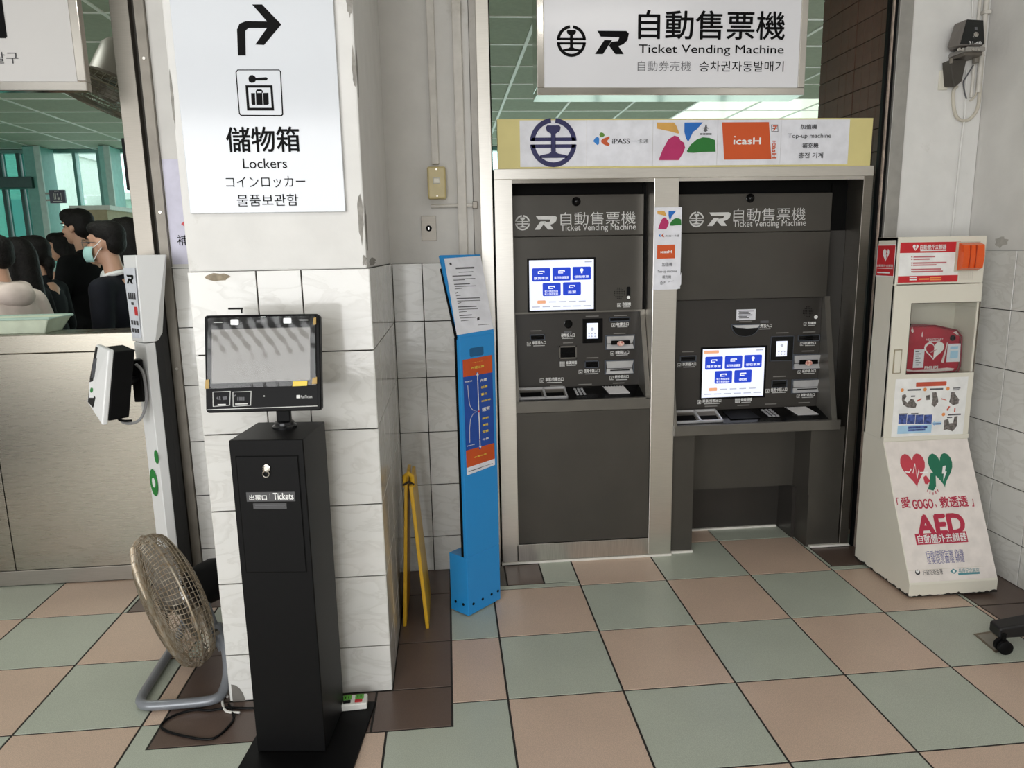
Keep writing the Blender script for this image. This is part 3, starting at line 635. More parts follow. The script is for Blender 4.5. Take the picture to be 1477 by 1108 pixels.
# ------------------------------------------------------------------ the low machine with knee space
tr = thing('ticket_machine', 'wheelchair-height dark ticket machine with low screen and open knee space', 'ticket machine', (1.34, 1.8, 0))
X0, X1 = 0.906, 1.705
MB().box(X0, 1.77, 1.77, 2.1, 0.0, 1.79).build('cabinet', m_tvm, tr); MB().box(X0, X1, 1.62, 1.77, 0.62, 1.79).build('upper_cabinet', m_tvm, tr)
panel('title_panel', X0, X1 - 0.01, YU, 1.570, 1.748, m_tvm, tr); panel('screen_panel', X0, X1 - 0.01, YU, 1.252, 1.567, m_tvm, tr)
MB().box(X1 - 0.008, 1.775, 1.585, 1.62, 0.62, 1.57).build('side_filler', M('black_filler', (28, 27, 26), 0.3), tr)
MB().box(X1 - 0.008, 1.775, 1.59, 1.62, 1.57, 1.79).build('side_filler', m_black, tr)
panel('control_panel', X0 + 0.006, X1 - 0.018, YC, 0.69, 1.25, m_tvmblk, tr)
for xa, xb in ((X0 - 0.004, X0 + 0.008), (X1 - 0.018, X1 + 0.008)):
    MB().prism([(YU - 0.002, 1.254), (YU - 0.002, 1.235), (1.446, 0.67), (1.446, 0.655), (1.62, 0.655), (1.62, 1.254)], 'x', xa, xb).build('cheek', m_tvm2, tr)
MB().box(X0 - 0.006, 1.735, 1.445, 1.47, 0.612, 0.662).build('front_lip', m_tvm2, tr, bevel=0.003)
MB().prism([(1.47, 0.62), (1.47, 0.662), (1.60, 0.70), (1.60, 0.62)], 'x', X0 + 0.006, X1 - 0.018).build('shelf', m_blk_gloss, tr)
SH2 = PL((0, 1.47, 0.662), (1, 0, 0), (0, 0.13, 0.038))
# knee space
MB().box(X0 - 0.002, 1.017, 1.487, 1.77, 0.012, 0.62).build('leg_panel', m_tvm, tr)
MB().box(1.622, 1.772, 1.47, 1.77, 0.010, 0.62).build('leg_panel', m_tvm, tr)
MB().box(1.032, 1.60, 1.63, 1.65, 0.275, 0.62).build('knee_panel', m_tvm, tr)
MB().box(1.017, 1.032, 1.63, 1.77, 0.275, 0.62).build('knee_gap', m_black, tr)
MB().box(1.600, 1.622, 1.47, 1.66, 0.275, 0.62).build('side_panel', m_tvm, tr)
MB().box(1.606, 1.622, 1.47, 1.60, 0.0, 0.275).build('side_panel', m_tvm, tr)
MB().box(1.017, 1.59, 1.757, 1.77, 0.008, 0.275).build('toe_panel', m_tvmblk, tr); MB().box(1.017, 1.58, 1.745, 1.757, 0.0, 0.010).build('caulk_line', m_caulk, tr)
MB().box(1.588, 1.622, 1.60, 1.77, 0.0, 0.275).build('toe_side', m_tvmblk, tr)
machine_title(tr, U, cC, (324, 333, 46), (394, 290, 536, 372), (556, 265, 1004, 338), (554, 341, 1008, 384))
dome(tr, U, 1082, 286, 0.021)
touch(tr, C_, pxrect(C_, cF(282, 126), cF(740, 478)), '購買車票', True)
note_mouth(tr, C_, pxrect(C_, cF(975, 172), cF(1178, 266)), 'banknote_inlet', True); note_mouth(tr, C_, pxrect(C_, cF(966, 362), cF(1168, 446)), 'banknote_outlet', False)
slot(tr, C_, pxrect(C_, cF(108, 176), cF(232, 220)), 'ticket_slot'); slot(tr, C_, pxrect(C_, cF(1006, 18), cF(1172, 62)), 'receipt_slot'); slot(tr, C_, pxrect(C_, cF(806, 362), cF(922, 416)), 'bank_card_slot')
o = slot(tr, C_, pxrect(C_, cF(800, 28), cF(966, 212)), 'card_reader', 0.003); flat('reader_face', C_, rect(*pxrect(C_, cF(806, 34), cF(960, 206))), m_blk_gloss, o, 0.002, 0.005); flat('reader_display', C_, rect(*pxrect(C_, cF(840, 64), cF(916, 176))), m_white_glow, o, 0.0072, 0.0006)
flats('reader_print', C_, [disc(*C_.px(*cF(x, y)), 0.004, 10) for x in (856, 878, 900) for y in (142, 160)] + [disc(*C_.px(*cF(880, 95)), 0.008, 12)], m_grey_glow, o, 0.0079, 0.0003)
# round coin chute
a, b = C_.px(*cD(630, 243)); r_ = 0.074
mb = MB(); half = [(a + r_ * math.cos(t), b + r_ * 0.80 * math.sin(t)) for t in [math.pi + math.pi * i / 14 for i in range(15)]]
inn = [(a + (r_ - .005) * math.cos(t), b - 0.004 + (r_ - .005) * 0.78 * math.sin(t)) for t in [math.pi + math.pi * i / 14 for i in range(15)]]
for k in range(14): flat_mb(mb, C_, [half[k], half[k + 1], inn[k + 1], inn[k]], 0.0, 0.006)
flat_mb(mb, C_, rect(a - r_, b - 0.002, a + r_, b + 0.003), 0, 0.006)
o = mb.build('coin_chute', m_slotframe, tr); flat('chute_bowl', C_, inn, m_blk_gloss, o, 0.0004, 0.001)
flat('chute_flap', C_, [(a - r_ * .9, b - 0.002), (a + r_ * .95, b - 0.002), (a + r_ * .8, b - 0.016), (a + r_ * .1, b - 0.018), (a - r_ * .7, b - 0.012)], m_note, o, 0.002, 0.006)
st = flat('notice_sticker', C_, rect(*pxrect(C_, cD(566, 134), cD(702, 208))), m_paper, tr, 0.0006, 0.0006)
bars(C_, [pxrect(C_, cD(580 + (k % 2) * 4, 142 + k * 10), cD(690 - (k * 37) % 50, 146 + k * 10)) for k in range(6)], m_inkg, st, 'print_lines', 0.0013)
a, b = C_.px(*cD(1085, 150)); flats('speaker_grille', C_, [disc(a + 0.008 * i, b + 0.008 * j, 0.0026, 8) for i in range(-3, 4) for j in range(-3, 4) if i * i + j * j < 12], m_black, tr, 0.0003, 0.0003)
flats('call_button', C_, [disc(*C_.px(*cD(1140, 188)), 0.009)], m_wht, tr, 0.001, 0.004)
for s, A, B in (('對講機', (1082, 222), (1140, 252)), ('收據出口', (1058, 368), (1138, 398)), ('紙鈔插入口', (1042, 570), (1138, 600)), ('紙鈔退出口', (1034, 744), (1130, 774)), ('信用卡插入口', (814, 704), (930, 740)), ('硬幣投入口', (722, 240), (820, 278)), ('車票插入口', (172, 518), (270, 554)), ('車票/找零出口', (318, 786), (452, 820)), ('條碼掃描', (596, 776), (674, 810))):
    lined(tr, C_, s, A, B, cD, icon=s not in ('硬幣投入口', '條碼掃描'))
flats('hint_line', C_, [rect(*pxrect(C_, cD(*p), cD(p[0] + w_, p[1] + 4))) for p, w_ in (((170, 438), 85), ((855, 301), 88), ((1048, 295), 90), ((1040, 433), 88), ((832, 618), 90), ((335, 834), 90), ((572, 827), 88), ((772, 818), 84), ((1015, 808), 82), ((585, 217), 92))], MATS['dim_ink'], tr, 0.0004, 0.0003)
flats('barcode_mark', C_, [rect(*pxrect(C_, cD(554 + 9.5 * i, 776 + 9 * j), cD(562 + 9.5 * i, 783 + 9 * j))) for i in range(4) for j in range(4)], m_silver, tr, 0.001, 0.0003)
bars(C_, [pxrect(C_, cD(738, 214), cD(798, 230))], m_inkg, tr, 'coin_print')
tray(tr, SH2, ((X0 + 0.008, 0.012), (1.155, 0.125)))
flat('scanner_window', SH2, [(1.20, 0.03), (1.35, 0.03), (1.33, 0.11), (1.19, 0.11)], m_blk, tr, 0.0006, 0.004)
keypad(tr, SH2, (1.395, 0.035), (1.455, 0.035), (1.38, 0.115))
flat('receipt_window', SH2, [(1.55, 0.045), (1.655, 0.045), (1.625, 0.125), (1.525, 0.125)], MATS['white_plate'], tr, 0.001, 0.003)
flats('window_dots', SH2, [disc(1.52 + 0.014 * k, 0.129, 0.0026, 8) for k in range(8)], m_silver, tr, 0.0006, 0.0004)

# ------------------------------------------------------------------ yellow header board with posters
hb = thing('header_board', 'pale yellow board of transit card posters on top of the surround', 'board', (0.94, 1.5, 1.857))
MB().box(0.085, 1.808, YF + 0.012, 1.50, 1.857, 2.068).build('backing', M('pale_yellow_card', (216, 204, 140), 0.6, var=0.04, scale=6), hb)
H = YP(YF + 0.012)
xs = [0.183, 0.481, 0.780, 1.077, 1.373, 1.697]
for k, (p, q) in enumerate(zip(xs, xs[1:])):
    MB().box(p + 0.0006, q - 0.0006, YF + 0.0095 - 0.0008 * (k % 2), YF + 0.012, 1.866, 2.062).build('poster', m_paper, hb)
HP = YP(YF + 0.0085)
m_navy = M('navy_print', (30, 30, 84), 0.45)
a, b = HP.px(*cH1(390, 308)); rail_logo(HP, a, b, 0.104, m_navy, hb)
def blob(name, pts, mat, f, pl=HP, par=hb, off=0.0008): return flat(name, pl, [pl.px(*f(*p)) for p in pts], mat, par, off, 0.0005)
m_cb = M('card_blue', (44, 128, 206), 0.45); m_co = M('card_orange', (192, 84, 40), 0.45); m_cg = M('card_green', (96, 138, 50), 0.45)
blob('card_emblem', [(775, 295), (795, 262), (822, 250), (834, 268), (832, 318), (818, 332), (800, 318), (785, 302)], m_cb, cH1)
blob('card_emblem', [(835, 228), (850, 208), (876, 216), (888, 238), (868, 256), (842, 254)], m_cg, cH1)
blob('card_emblem', [(850, 290), (870, 270), (925, 248), (936, 262), (908, 294), (936, 324), (926, 342), (890, 332), (860, 312)], m_co, cH1)
m_dk = M('dark_grey_ink', (58, 58, 62), 0.5)
ptxt('iPASS', HP, cH1(960, 270), cH1(1128, 318), m_dk, hb, bold=0.015); ptxt('一卡通', HP, cH1(1150, 270), cH1(1310, 316), m_inkg, hb)
m_my = M('mustard_print', (214, 164, 84), 0.45); m_mb = M('strong_blue_print', (26, 104, 190), 0.45); m_mm = M('magenta_print', (178, 38, 98), 0.45); m_mg = M('deep_green_print', (32, 116, 44), 0.45)
EASY = [([(34, 78), (148, 78), (165, 102), (183, 148), (176, 152), (120, 136), (36, 118)], m_my), ([(218, 78), (340, 77), (300, 122), (275, 140), (243, 206), (228, 182), (217, 140)], m_mb),
        ([(46, 328), (72, 260), (110, 190), (150, 165), (178, 172), (190, 196), (214, 212), (222, 244), (206, 286), (178, 328)], m_mm), ([(233, 268), (258, 226), (300, 190), (340, 176), (385, 180), (420, 194), (425, 272), (340, 274), (280, 280), (240, 278)], m_mg)]
for pts, mt in EASY: blob('petal_print', pts, mt, cH2)
blob('small_mark', [(358, 92), (366, 92), (368, 108), (380, 118), (366, 116), (372, 132), (356, 140), (344, 132), (352, 116), (338, 116), (354, 108)], m_inkg, cH2)
bars(HP, [pxrect(HP, cH2(322 + 20 * k, 149), cH2(338 + 20 * k, 160)) for k in range(4)], m_inkg, hb)
m_ic = M('rust_orange_print', (206, 84, 32), 0.45, var=0.05, scale=4)
blob('orange_block', [(468, 77), (780, 75), (796, 322), (482, 325)], m_ic, cH2)
ptxt('ıcasH', HP, cH2(546, 180), cH2(724, 222), m_wht, hb, bold=0.035, off=0.002); blob('letter_dot', [(547, 168), (558, 168), (558, 176), (547, 176)], m_wht, cH2, off=0.0016)
ptxt('ıcasH', HP, cH2(804, 200), cH2(828, 316), m_ic, hb, bold=0.03, rot=True)
blob('square_mark', [(795, 92), (840, 92), (842, 140), (797, 140)], m_dk, cH2); blob('square_mark_field', [(799, 96), (836, 96), (838, 136), (801, 136)], m_paper, cH2, off=0.0012)
ptxt('7', HP, cH2(806, 100), cH2(832, 132), m_ic, hb, bold=0.05, off=0.0030); blob('square_mark_bar', [(803, 114), (834, 112), (834, 118), (803, 120)], m_dk, cH2, off=0.0021)
ptxt('加值機', HP, cH2(992, 90), cH2(1098, 121), m_ink, hb, bold=0.006); ptxt('Top-up machine', HP, cH2(908, 152), cH2(1192, 188), m_ink, hb); ptxt('補充機', HP, cH2(1002, 214), cH2(1108, 248), m_ink, hb, bold=0.006); ptxt('충전 기계', HP, cH2(978, 279), cH2(1138, 314), m_ink, hb, bold=0.006)

# ------------------------------------------------------------------ paper strip taped on the middle post
pt = thing('taped_notice', 'narrow white notice of transit card marks taped to the steel post between machines', 'notice', (0.85, YF, 1.31))
QP = YP(YF - 0.0015)
MB().box(0.789, 0.917, YF - 0.0015, YF - 0.0005, 1.315, 1.683).build('sheet', m_paper, pt)
flat('loose_corner', QP, [(0.905, 1.313), (0.921, 1.335), (0.921, 1.39), (0.912, 1.36), (0.785, 1.322), (0.785, 1.312)], m_paper, pt, 0.0012, 0.0008)
def cP(x, y): return (946 + (x - 12) * 38 / 428, 304 + (y - 75) * 27 / 255)     # poster artwork shrunk onto the strip
for pts, mt in EASY: blob('petal_print', pts, mt, cP, QP, pt)
blob('card_emblem', [(1158, 505), (1170, 488), (1172, 515)], m_cb, cA, QP, pt); blob('card_emblem', [(1178, 500), (1198, 486), (1190, 500), (1200, 516), (1182, 510)], m_co, cA, QP, pt)
ptxt('iPASS一卡通', QP, cA(1208, 497), cA(1306, 512), m_dk, pt)
blob('orange_block', [(1148, 572), (1278, 568), (1276, 668), (1146, 672)], m_ic, cA, QP, pt); ptxt('ıcasH', QP, cA(1172, 610), cA(1252, 630), m_wht, pt, bold=0.03, off=0.002)
ptxt('加值機', QP, cA(1182, 699), cA(1258, 726), m_dk, pt); ptxt('Top-up machine', QP, cA(1148, 754), cA(1290, 776), m_dk, pt); ptxt('補充機', QP, cA(1184, 792), cA(1248, 814), m_dk, pt); ptxt('충전 기계', QP, cA(1168, 832), cA(1266, 858), m_dk, pt)

# ------------------------------------------------------------------ hanging sign over the machines
YS = 1.30
hs = thing('hanging_sign', 'white framed overhead sign for the ticket vending machines', 'sign', (0.85, YS, 2.1))
S_ = YP(YS)
x0, z0 = S_.px(775, 137); x1, _ = S_.px(1160, 138); zt = 2.72
F_ = 0.030
MB().box(x0 + F_, x1 - F_, YS + 0.006, YS + 0.13, z0 + F_, zt - F_).build('sign_face', m_sign, hs)
for q in ((x0, x1, z0, z0 + F_), (x0, x1, zt - F_, zt)): MB().box(q[0], q[1], YS, YS + 0.14, q[2], q[3]).build('frame_rail', m_polish, hs, bevel=0.003)
for q in ((x0, x0 + F_), (x1 - F_, x1)): MB().box(q[0], q[1], YS + 0.0005, YS + 0.14, z0 + F_, zt - F_).build('frame_stile', m_polish, hs, bevel=0.003)
for x in (x0 + 0.25, x1 - 0.25): MB().cyl((x, YS + 0.07, zt), (x, YS + 0.07, 3.4), 0.012).build('hanger', m_steel, hs)
SF = YP(YS + 0.006)
a, b = SF.px(*cS(382, 183)); rail_logo(SF, a, b, SF.px(*cS(447, 183))[0] - a, m_ink, hs); r_logo(SF, pxrect(SF, cS(487, 137), cS(636, 241)), m_ink, hs)
ptxt('自動售票機', SF, cS(680, 46), cS(1326, 177), m_ink, hs, bold=0.012); ptxt('Ticket Vending Machine', SF, cS(680, 198), cS(1322, 250), m_ink, hs, bold=0.006)
ptxt('自動券売機', SF, cS(676, 271), cS(912, 316), m_inkg, hs, bold=-0.008); ptxt('승차권자동발매기', SF, cS(950, 271), cS(1322, 319), m_ink, hs)
# ================================================================== defibrillator cabinet
cR = crop(1230, 320, 3.4615); cR2 = crop(1200, 560, 3.26); cR3 = crop(1230, 600, 3.077)
m_cream = M('cream_enamel', (222, 218, 204), 0.32, var=0.02, scale=4); m_cream2 = M('cream_edge', (196, 190, 172), 0.4)
AX0, AX1, AY, AYB = 1.764, 2.166, 1.153, 1.30
ac = thing('defibrillator_cabinet', 'cream floor-standing defibrillator cabinet with glass door and sloping printed foot', 'cabinet', (1.96, 1.1, 0))
ZT, ZM, ZB, YFOOT = 1.528, 0.638, 0.066, 0.885
A_ = YP(AY)
# door window opening
wx0, wz0, wx1, wz1 = pxrect(A_, cR(284, 406), cR(600, 750)); wx0 += 0.004
zs = A_.px(*cR(215, 316))[1]
MB().box(AX0, AX0 + 0.012, AY, AYB, ZM, ZT).build('side_panel', m_cream, ac, bevel=0.001); MB().box(AX1 - 0.012, AX1, AY, AYB, ZM, ZT).build('side_panel', m_cream, ac)
MB().box(AX0, AX1, AYB - 0.012, AYB, ZM, ZT).build('back_panel', m_cream, ac); MB().box(AX0, AX1, AY, AYB, ZT - 0.012, ZT).build('top_panel', m_cream, ac); MB().box(AX0 + 0.012, AX1 - 0.012, AY + 0.02, AYB - 0.012, wz0 - 0.016, wz0 - 0.004).build('bag_shelf', m_cream, ac)
MB().box(AX0, AX1, AY - 0.004, AY + 0.012, zs + 0.002, ZT).build('header_panel', m_cream, ac, bevel=0.002)
dr = MB(); y0, y1 = AY - 0.006, AY + 0.012
for q in ((AX0, wx0, ZM, zs - 0.002), (wx1, AX1, ZM, zs - 0.002), (wx0, wx1, wz1, zs - 0.002), (wx0, wx1, ZM, wz0)): dr.box(q[0], q[1], y0, y1, q[2], q[3])
bm = bmesh.new(); me_ = dr.mesh('door'); bm.from_mesh(me_); bmesh.ops.remove_doubles(bm, verts=bm.verts, dist=1e-5); bm.to_mesh(me_); bm.free()
door = link('door', me_, m_cream, ac)
AD = YP(AY - 0.006)
MB().box(wx0 - 0.002, wx1 + 0.002, AY + 0.002, AY + 0.006, wz0 - 0.002, wz1 + 0.002).build('glass_pane', glass_mat('clear_pane', (0.97, 0.98, 0.97), 0.0), door)
flats('window_rim', AD, [rect(wx0, wz0, wx1, wz0 + .003), rect(wx0, wz1 - .003, wx1, wz1), rect(wx0, wz0, wx0 + .003, wz1), rect(wx1 - .003, wz0, wx1, wz1)], M('dark_rim', (96, 90, 80), 0.5), door, -0.006, 0.006)
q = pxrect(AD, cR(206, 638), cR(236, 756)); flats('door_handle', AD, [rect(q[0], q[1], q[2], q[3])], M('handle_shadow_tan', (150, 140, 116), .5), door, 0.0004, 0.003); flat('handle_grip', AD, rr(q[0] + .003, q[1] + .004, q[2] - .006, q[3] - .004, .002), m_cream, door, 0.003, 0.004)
# header placard, alarm lamp, speaker holes
AH = YP(AY - 0.004); B_ = pxrect(AH, cR(238, 104), cR(520, 298))
pc = flat('placard', AH, rect(*B_), m_wht, ac, 0.0004, 0.0012)
def hx(x0, y0, x1, y1): return pxrect(AH, cR(x0, y0), cR(x1, y1))
flat('placard_band', AH, rect(B_[0], B_[3] - 0.05 * (B_[3] - B_[1]) * 5.2, B_[2], B_[3]), m_red, pc, 0.0017, 0.0003); flat('placard_band', AH, rect(B_[0], B_[1], B_[2], B_[1] + (B_[3] - B_[1]) * .165), m_red, pc, 0.0017, 0.0003)
ptxt('自動體外去顫器', AH, cR(336, 115), cR(464, 136), m_wht, pc, off=0.0026, bold=0.01)
bars(AH, [hx(336, 141, 464, 144)] + [hx(282, 275, 318, 280), hx(282, 285, 318, 292)], m_wht, pc, 'print_lines', 0.0021)
bars(AH, [hx(330, 283, 380, 289), hx(384, 277, 440, 281), hx(384, 287, 440, 291)], M('orange_print', (232, 150, 84), 0.5), pc, 'print_lines', 0.0021)
bars(AH, [hx(302, 172, 410, 177), hx(302, 184, 382, 189), hx(300, 203, 466, 207), hx(300, 214, 416, 218), hx(298, 235, 440, 239), hx(298, 246, 448, 250)] + [hx(290, y, 297, y + 6) for y in (172, 184, 203, 214, 235, 246)], M('pale_red_print', (190, 112, 116), 0.5), pc, 'print_lines', 0.0018)
def heart(cx, cy, w_, h_, n=28):
    p = []
    for i in range(n):
        t = 2 * math.pi * i / n; x = 16 * math.sin(t) ** 3; y = 13 * math.cos(t) - 5 * math.cos(2 * t) - 2 * math.cos(3 * t) - math.cos(4 * t)
        p.append((cx + w_ * x / 32, cy + h_ * (y + 2.5) / 29))
    return p
BOLT = [(0.1, 0.5), (-0.28, -0.04), (-0.02, 0.0), (-0.14, -0.5), (0.3, 0.08), (0.04, 0.06), (0.3, 0.42)]
def bolt(cx, cy, w_, h_): return [(cx + w_ * x, cy + h_ * y) for x, y in BOLT]
a, b = AH.px(*cR(312, 130)); flat('heart_mark', AH, heart(a, b, 0.026, 0.026), m_wht, pc, 0.0021, 0.0003); flat('heart_bolt', AH, bolt(a, b, 0.012, 0.02), m_red, pc, 0.0025, 0.0003)
q = pxrect(YP(AY - .04), cR(552, 104), cR(658, 242)); a0, b0, a1, b1 = q[0], q[1], q[2] - .010, q[3]
lm = MB(); lm.box(a0 - 0.006, a1 + 0.003, AY - 0.010, AY - 0.003, b0 - 0.004, b1 + 0.004); lo = lm.build('alarm_lamp', m_cream2, ac)
MB().prism([(AY - 0.010, b0), (AY - 0.040, b0 + 0.010), (AY - 0.046, (b0 + b1) / 2), (AY - 0.040, b1 - 0.010), (AY - 0.010, b1)], 'x', a0 + 0.004, a1).build('orange_lens', M('orange_lens', (224, 88, 30), 0.16, var=0.12, scale=3), lo, smooth=False)
for k in (.28, .55): MB().box(a0 + 0.004 + (a1 - a0) * k, a0 + 0.006 + (a1 - a0) * k, AY - 0.048, AY - 0.03, b0 + 0.012, b1 - 0.012).build('lens_rib', M('dark_orange', (176, 60, 22), 0.3), lo)
o = flats('speaker_holes', AH, [disc(*AH.px(*cR(524 + 10.5 * i, 252 + 8.5 * j)), 0.0014, 6) for i in range(8) for j in range(5)], m_inkg, ac, 0.0003, 0.0003); o['kind'] = 'stuff'
# sticker on the side
SI = XPR(AX0); q = pxrect(SI, cR(126, 114), cR(205, 276))
sk = flat('side_sticker', SI, rect(*q), m_wht, ac, 0.0003, 0.0006); flat('sticker_field', SI, rect(q[0] + .004, q[1] + .004, q[2] - .004, q[3] - .004), m_red, sk, 0.001, 0.0003)
cx = (q[0] + q[2]) / 2; hg = q[3] - q[1]; flat('heart_mark', SI, heart(cx, q[1] + .66 * hg, .046, .40 * hg), m_wht, sk, 0.0014, 0.0003); flat('heart_bolt', SI, bolt(cx + .006, q[1] + .70 * hg, .022, .40 * hg), m_red, sk, 0.0018, 0.0003)
txt('自動體外去顫器', SI, (q[0] + .008, q[1] + .30 * hg, q[2] - .008, q[1] + .38 * hg), m_wht, sk, off=0.0022); bars(SI, [(q[0] + .010, q[1] + .25 * hg, q[2] - .010, q[1] + .265 * hg), (q[0] + .012, q[1] + .10 * hg, q[2] - .03, q[1] + .14 * hg)], m_wht, sk, off=.0016)
# instruction poster on the door
B_ = pxrect(AD, cR(214, 786), cR(548, 1062)); po = flat('instruction_poster', AD, rect(*B_), m_wht, ac, 0.0004, 0.0008)
def dx(x0, y0, x1, y1): return pxrect(AD, cR(x0, y0), cR(x1, y1))
flat('poster_heading', AD, rr(*dx(316, 802, 466, 818), .003), M('brick_print', (196, 84, 60), 0.5), po, 0.0013, 0.0003)
m_org = M('orange_print', (232, 150, 84), 0.5)
for x, y in ((246, 840), (360, 837), (474, 833), (452, 962)): flat('step_dot', AD, disc(*AD.px(*cR(x, y)), 0.008, 14), m_org, po, 0.0013, 0.0003)
bars(AD, [dx(272, 836, 340, 842), dx(384, 832, 450, 838), dx(500, 828, 536, 832), dx(500, 836, 530, 840), dx(474, 960, 538, 965), dx(230, 958, 272, 962), dx(290, 956, 326, 960), dx(290, 868, 310, 874), dx(470, 974, 495, 979)], m_inkg, po, 'print_lines', 0.0013)
m_fig = M('dull_figure_print', (110, 104, 100), 0.55, var=0.5, scale=90); m_fig2 = M('photo_print_blue', (70, 88, 150), 0.5, var=0.5, scale=80)
def pblob(pts, mat, n='figure_print'): return flat(n, AD, [AD.px(*cR(*p)) for p in pts], mat, po, 0.0013, 0.0003)
pblob([(246, 866), (262, 860), (268, 872), (256, 890), (272, 904), (288, 884), (302, 886), (318, 912), (312, 930), (270, 926), (250, 912), (244, 888)], m_fig)
pblob([(365, 868), (384, 864), (384, 888), (366, 890)], m_fig); pblob([(396, 852), (416, 850), (424, 880), (426, 900), (408, 926), (392, 912), (398, 884)], m_fig)
pblob([(488, 852), (506, 848), (514, 866), (530, 886), (526, 908), (500, 916), (480, 900), (486, 878)], m_fig)
pblob([(456, 990), (476, 984), (480, 1006), (500, 1004), (506, 972), (522, 970), (518, 1020), (498, 1046), (470, 1036), (452, 1040)], m_fig)
for k in range(4): flat('photo_print', AD, rect(*dx(230 + 42 * k, 964, 266 + 42 * k, 1008)), m_fig2, po, 0.0013, 0.0003)
flat('note_box', AD, rect(*dx(224, 1018, 390, 1052)), M('pale_blue_print', (168, 206, 232), 0.5), po, 0.0013, 0.0003); bars(AD, [dx(276, 1022, 370, 1030), dx(276, 1036, 360, 1042), dx(400, 1006, 440, 1010)], m_fig2, po, 'print_lines', 0.0017)
pblob([(394, 1006), (408, 994), (408, 1000), (442, 998), (442, 1012), (408, 1014), (408, 1020)], MATS['pale_blue_print'], 'arrow_print')
for pts in ([(318, 892), (340, 880), (346, 884), (322, 898)], [(440, 880), (464, 888), (468, 892), (440, 886)], [(466, 940), (478, 920), (486, 922), (472, 944)], [(506, 928), (512, 930), (510, 952), (504, 950)]): pblob(pts, MATS['brick_print'], 'arrow_print')
# sloping foot
foot = MB().prism([(AY - 0.004, ZM), (YFOOT, ZB), (YFOOT, 0.012), (AYB, 0.012), (AYB, ZM)], 'x', AX0, AX1).build('foot', m_cream, ac, bevel=0.003)
MB().box(AX0 - 0.001, AX1 + 0.001, AY - 0.012, AY + 0.01, ZM - 0.008, ZM + 0.012).build('door_sill', m_cream, ac, bevel=0.002)
rn = random.Random(5); ed = MB()      # worn black lower edge with ragged chips
def chips(pl, a0, a1, base, n):
    p = [(a0, base), (a1, base)] + [(a1 - (a1 - a0) * i / n, base + 0.003 + 0.012 * rn.random() * rn.random()) for i in range(n + 1)]
    flat('chipped_edge', pl, p, M('bare_black_edge', (34, 30, 26), 0.8), ac, 0.0006, 0.0006)
chips(YP(YFOOT), AX0, AX1, 0.0115, 34); chips(XPR(AX0), -AYB, -YFOOT, 0.0115, 34)
for x in (AX0 + 0.05, AX1 - 0.05):
    for y in (YFOOT + 0.05, AYB - 0.05): MB().cyl((x, y, 0), (x, y, 0.013), 0.02, n=12).build('rubber_foot', m_blk, ac)
SL = PL((0, YFOOT, ZB), (1, 0, 0), (0, AY - 0.004 - YFOOT, ZM - ZB))
def sb(A, B, f=cR2): return pxrect(SL, f(*A), f(*B))
q = sb((246, 266), (640, 280)); a, b = AX0 + 0.003, AX1 - 0.003; LS = math.hypot(AY - 0.004 - YFOOT, ZM - ZB)
flat('printed_sheet', SL, rect(a, 0.010, b, LS - 0.012), M('pinkish_white_vinyl', (228, 220, 214), 0.25), ac, 0.0004, 0.0008)
m_crim = M('crimson_print', (178, 44, 70), 0.4); m_hr = M('heart_red', (190, 62, 76), 0.35); m_hg = M('heart_green', (28, 112, 84), 0.35); m_vb = M('violet_blue_print', (72, 74, 140), 0.45)
def hbox(x0, y0, x1, y1): return sb((x0, y0), (x1, y1))
for q, mt in ((hbox(326, 310, 452, 466), m_hr), (hbox(456, 308, 582, 466), m_hg)): flat('heart_print', SL, heart((q[0] + q[2]) / 2 - .004, (q[1] + q[3]) / 2, (q[2] - q[0]) * 1.22, q[3] - q[1]), mt, ac, 0.0013, 0.0004)
def sl(pts, mat, n, off=0.0019): return flat(n, SL, [SL.px(*cR2(*p)) for p in pts], mat, ac, off, 0.0004)
ec = [(342, 394), (362, 396), (370, 380), (378, 400), (388, 356), (398, 424), (406, 384), (412, 398), (450, 396)]
fl = MB()
for (xa, ya), (xb, yb) in zip(ec, ec[1:]): flat_mb(fl, SL, [SL.px(*cR2(xa, ya - 3)), SL.px(*cR2(xb, yb - 3)), SL.px(*cR2(xb + 2, yb + 3)), SL.px(*cR2(xa + 2, ya + 3))], 0.0019, 0.0004)
fl.build('pulse_line', m_wht, ac)
sl([(520, 368), (534, 364), (530, 392), (538, 392), (522, 438), (524, 402), (516, 402)], m_wht, 'bolt_print')
sl([(462, 400), (486, 396), (488, 462), (476, 482), (450, 476), (456, 452)], m_hg, 'arm_print'); sl([(428, 420), (440, 410), (460, 436), (448, 452), (436, 450)], m_hr, 'arm_print', 0.0023)
for k, (x, y) in enumerate(((450, 484), (460, 494), (474, 498), (486, 494), (494, 484))): sl([(x - 2, y - 8), (x + 2, y - 8), (x + (k - 2) * 2 + 2, y + 4), (x + (k - 2) * 2 - 1, y + 4)], m_crim, 'spark_print')
txt('「', SL, sb((300, 516), (316, 548)), m_crim, ac, 0.02); txt('愛', SL, sb((320, 514), (370, 562)), m_crim, ac, 0.02); txt('GOGO', SL, sb((374, 526), (478, 564)), m_crim, ac, 0.03); txt(',', SL, sb((484, 546), (492, 562)), m_crim, ac, 0.03); txt('救透透', SL, sb((500, 512), (642, 556)), m_crim, ac, 0.02); txt('」', SL, sb((652, 522), (668, 556)), m_crim, ac, 0.02)
txt('AED', SL, sb((392, 602), (628, 680)), m_crim, ac, 0.055)
q = sb((388, 686), (640, 724)); flat('title_band', SL, rect(*q), m_crim, ac, 0.0013, 0.0003); txt('自動體外去顫器', SL, sb((398, 691), (634, 719)), m_wht, ac, 0.008, 0.0026)
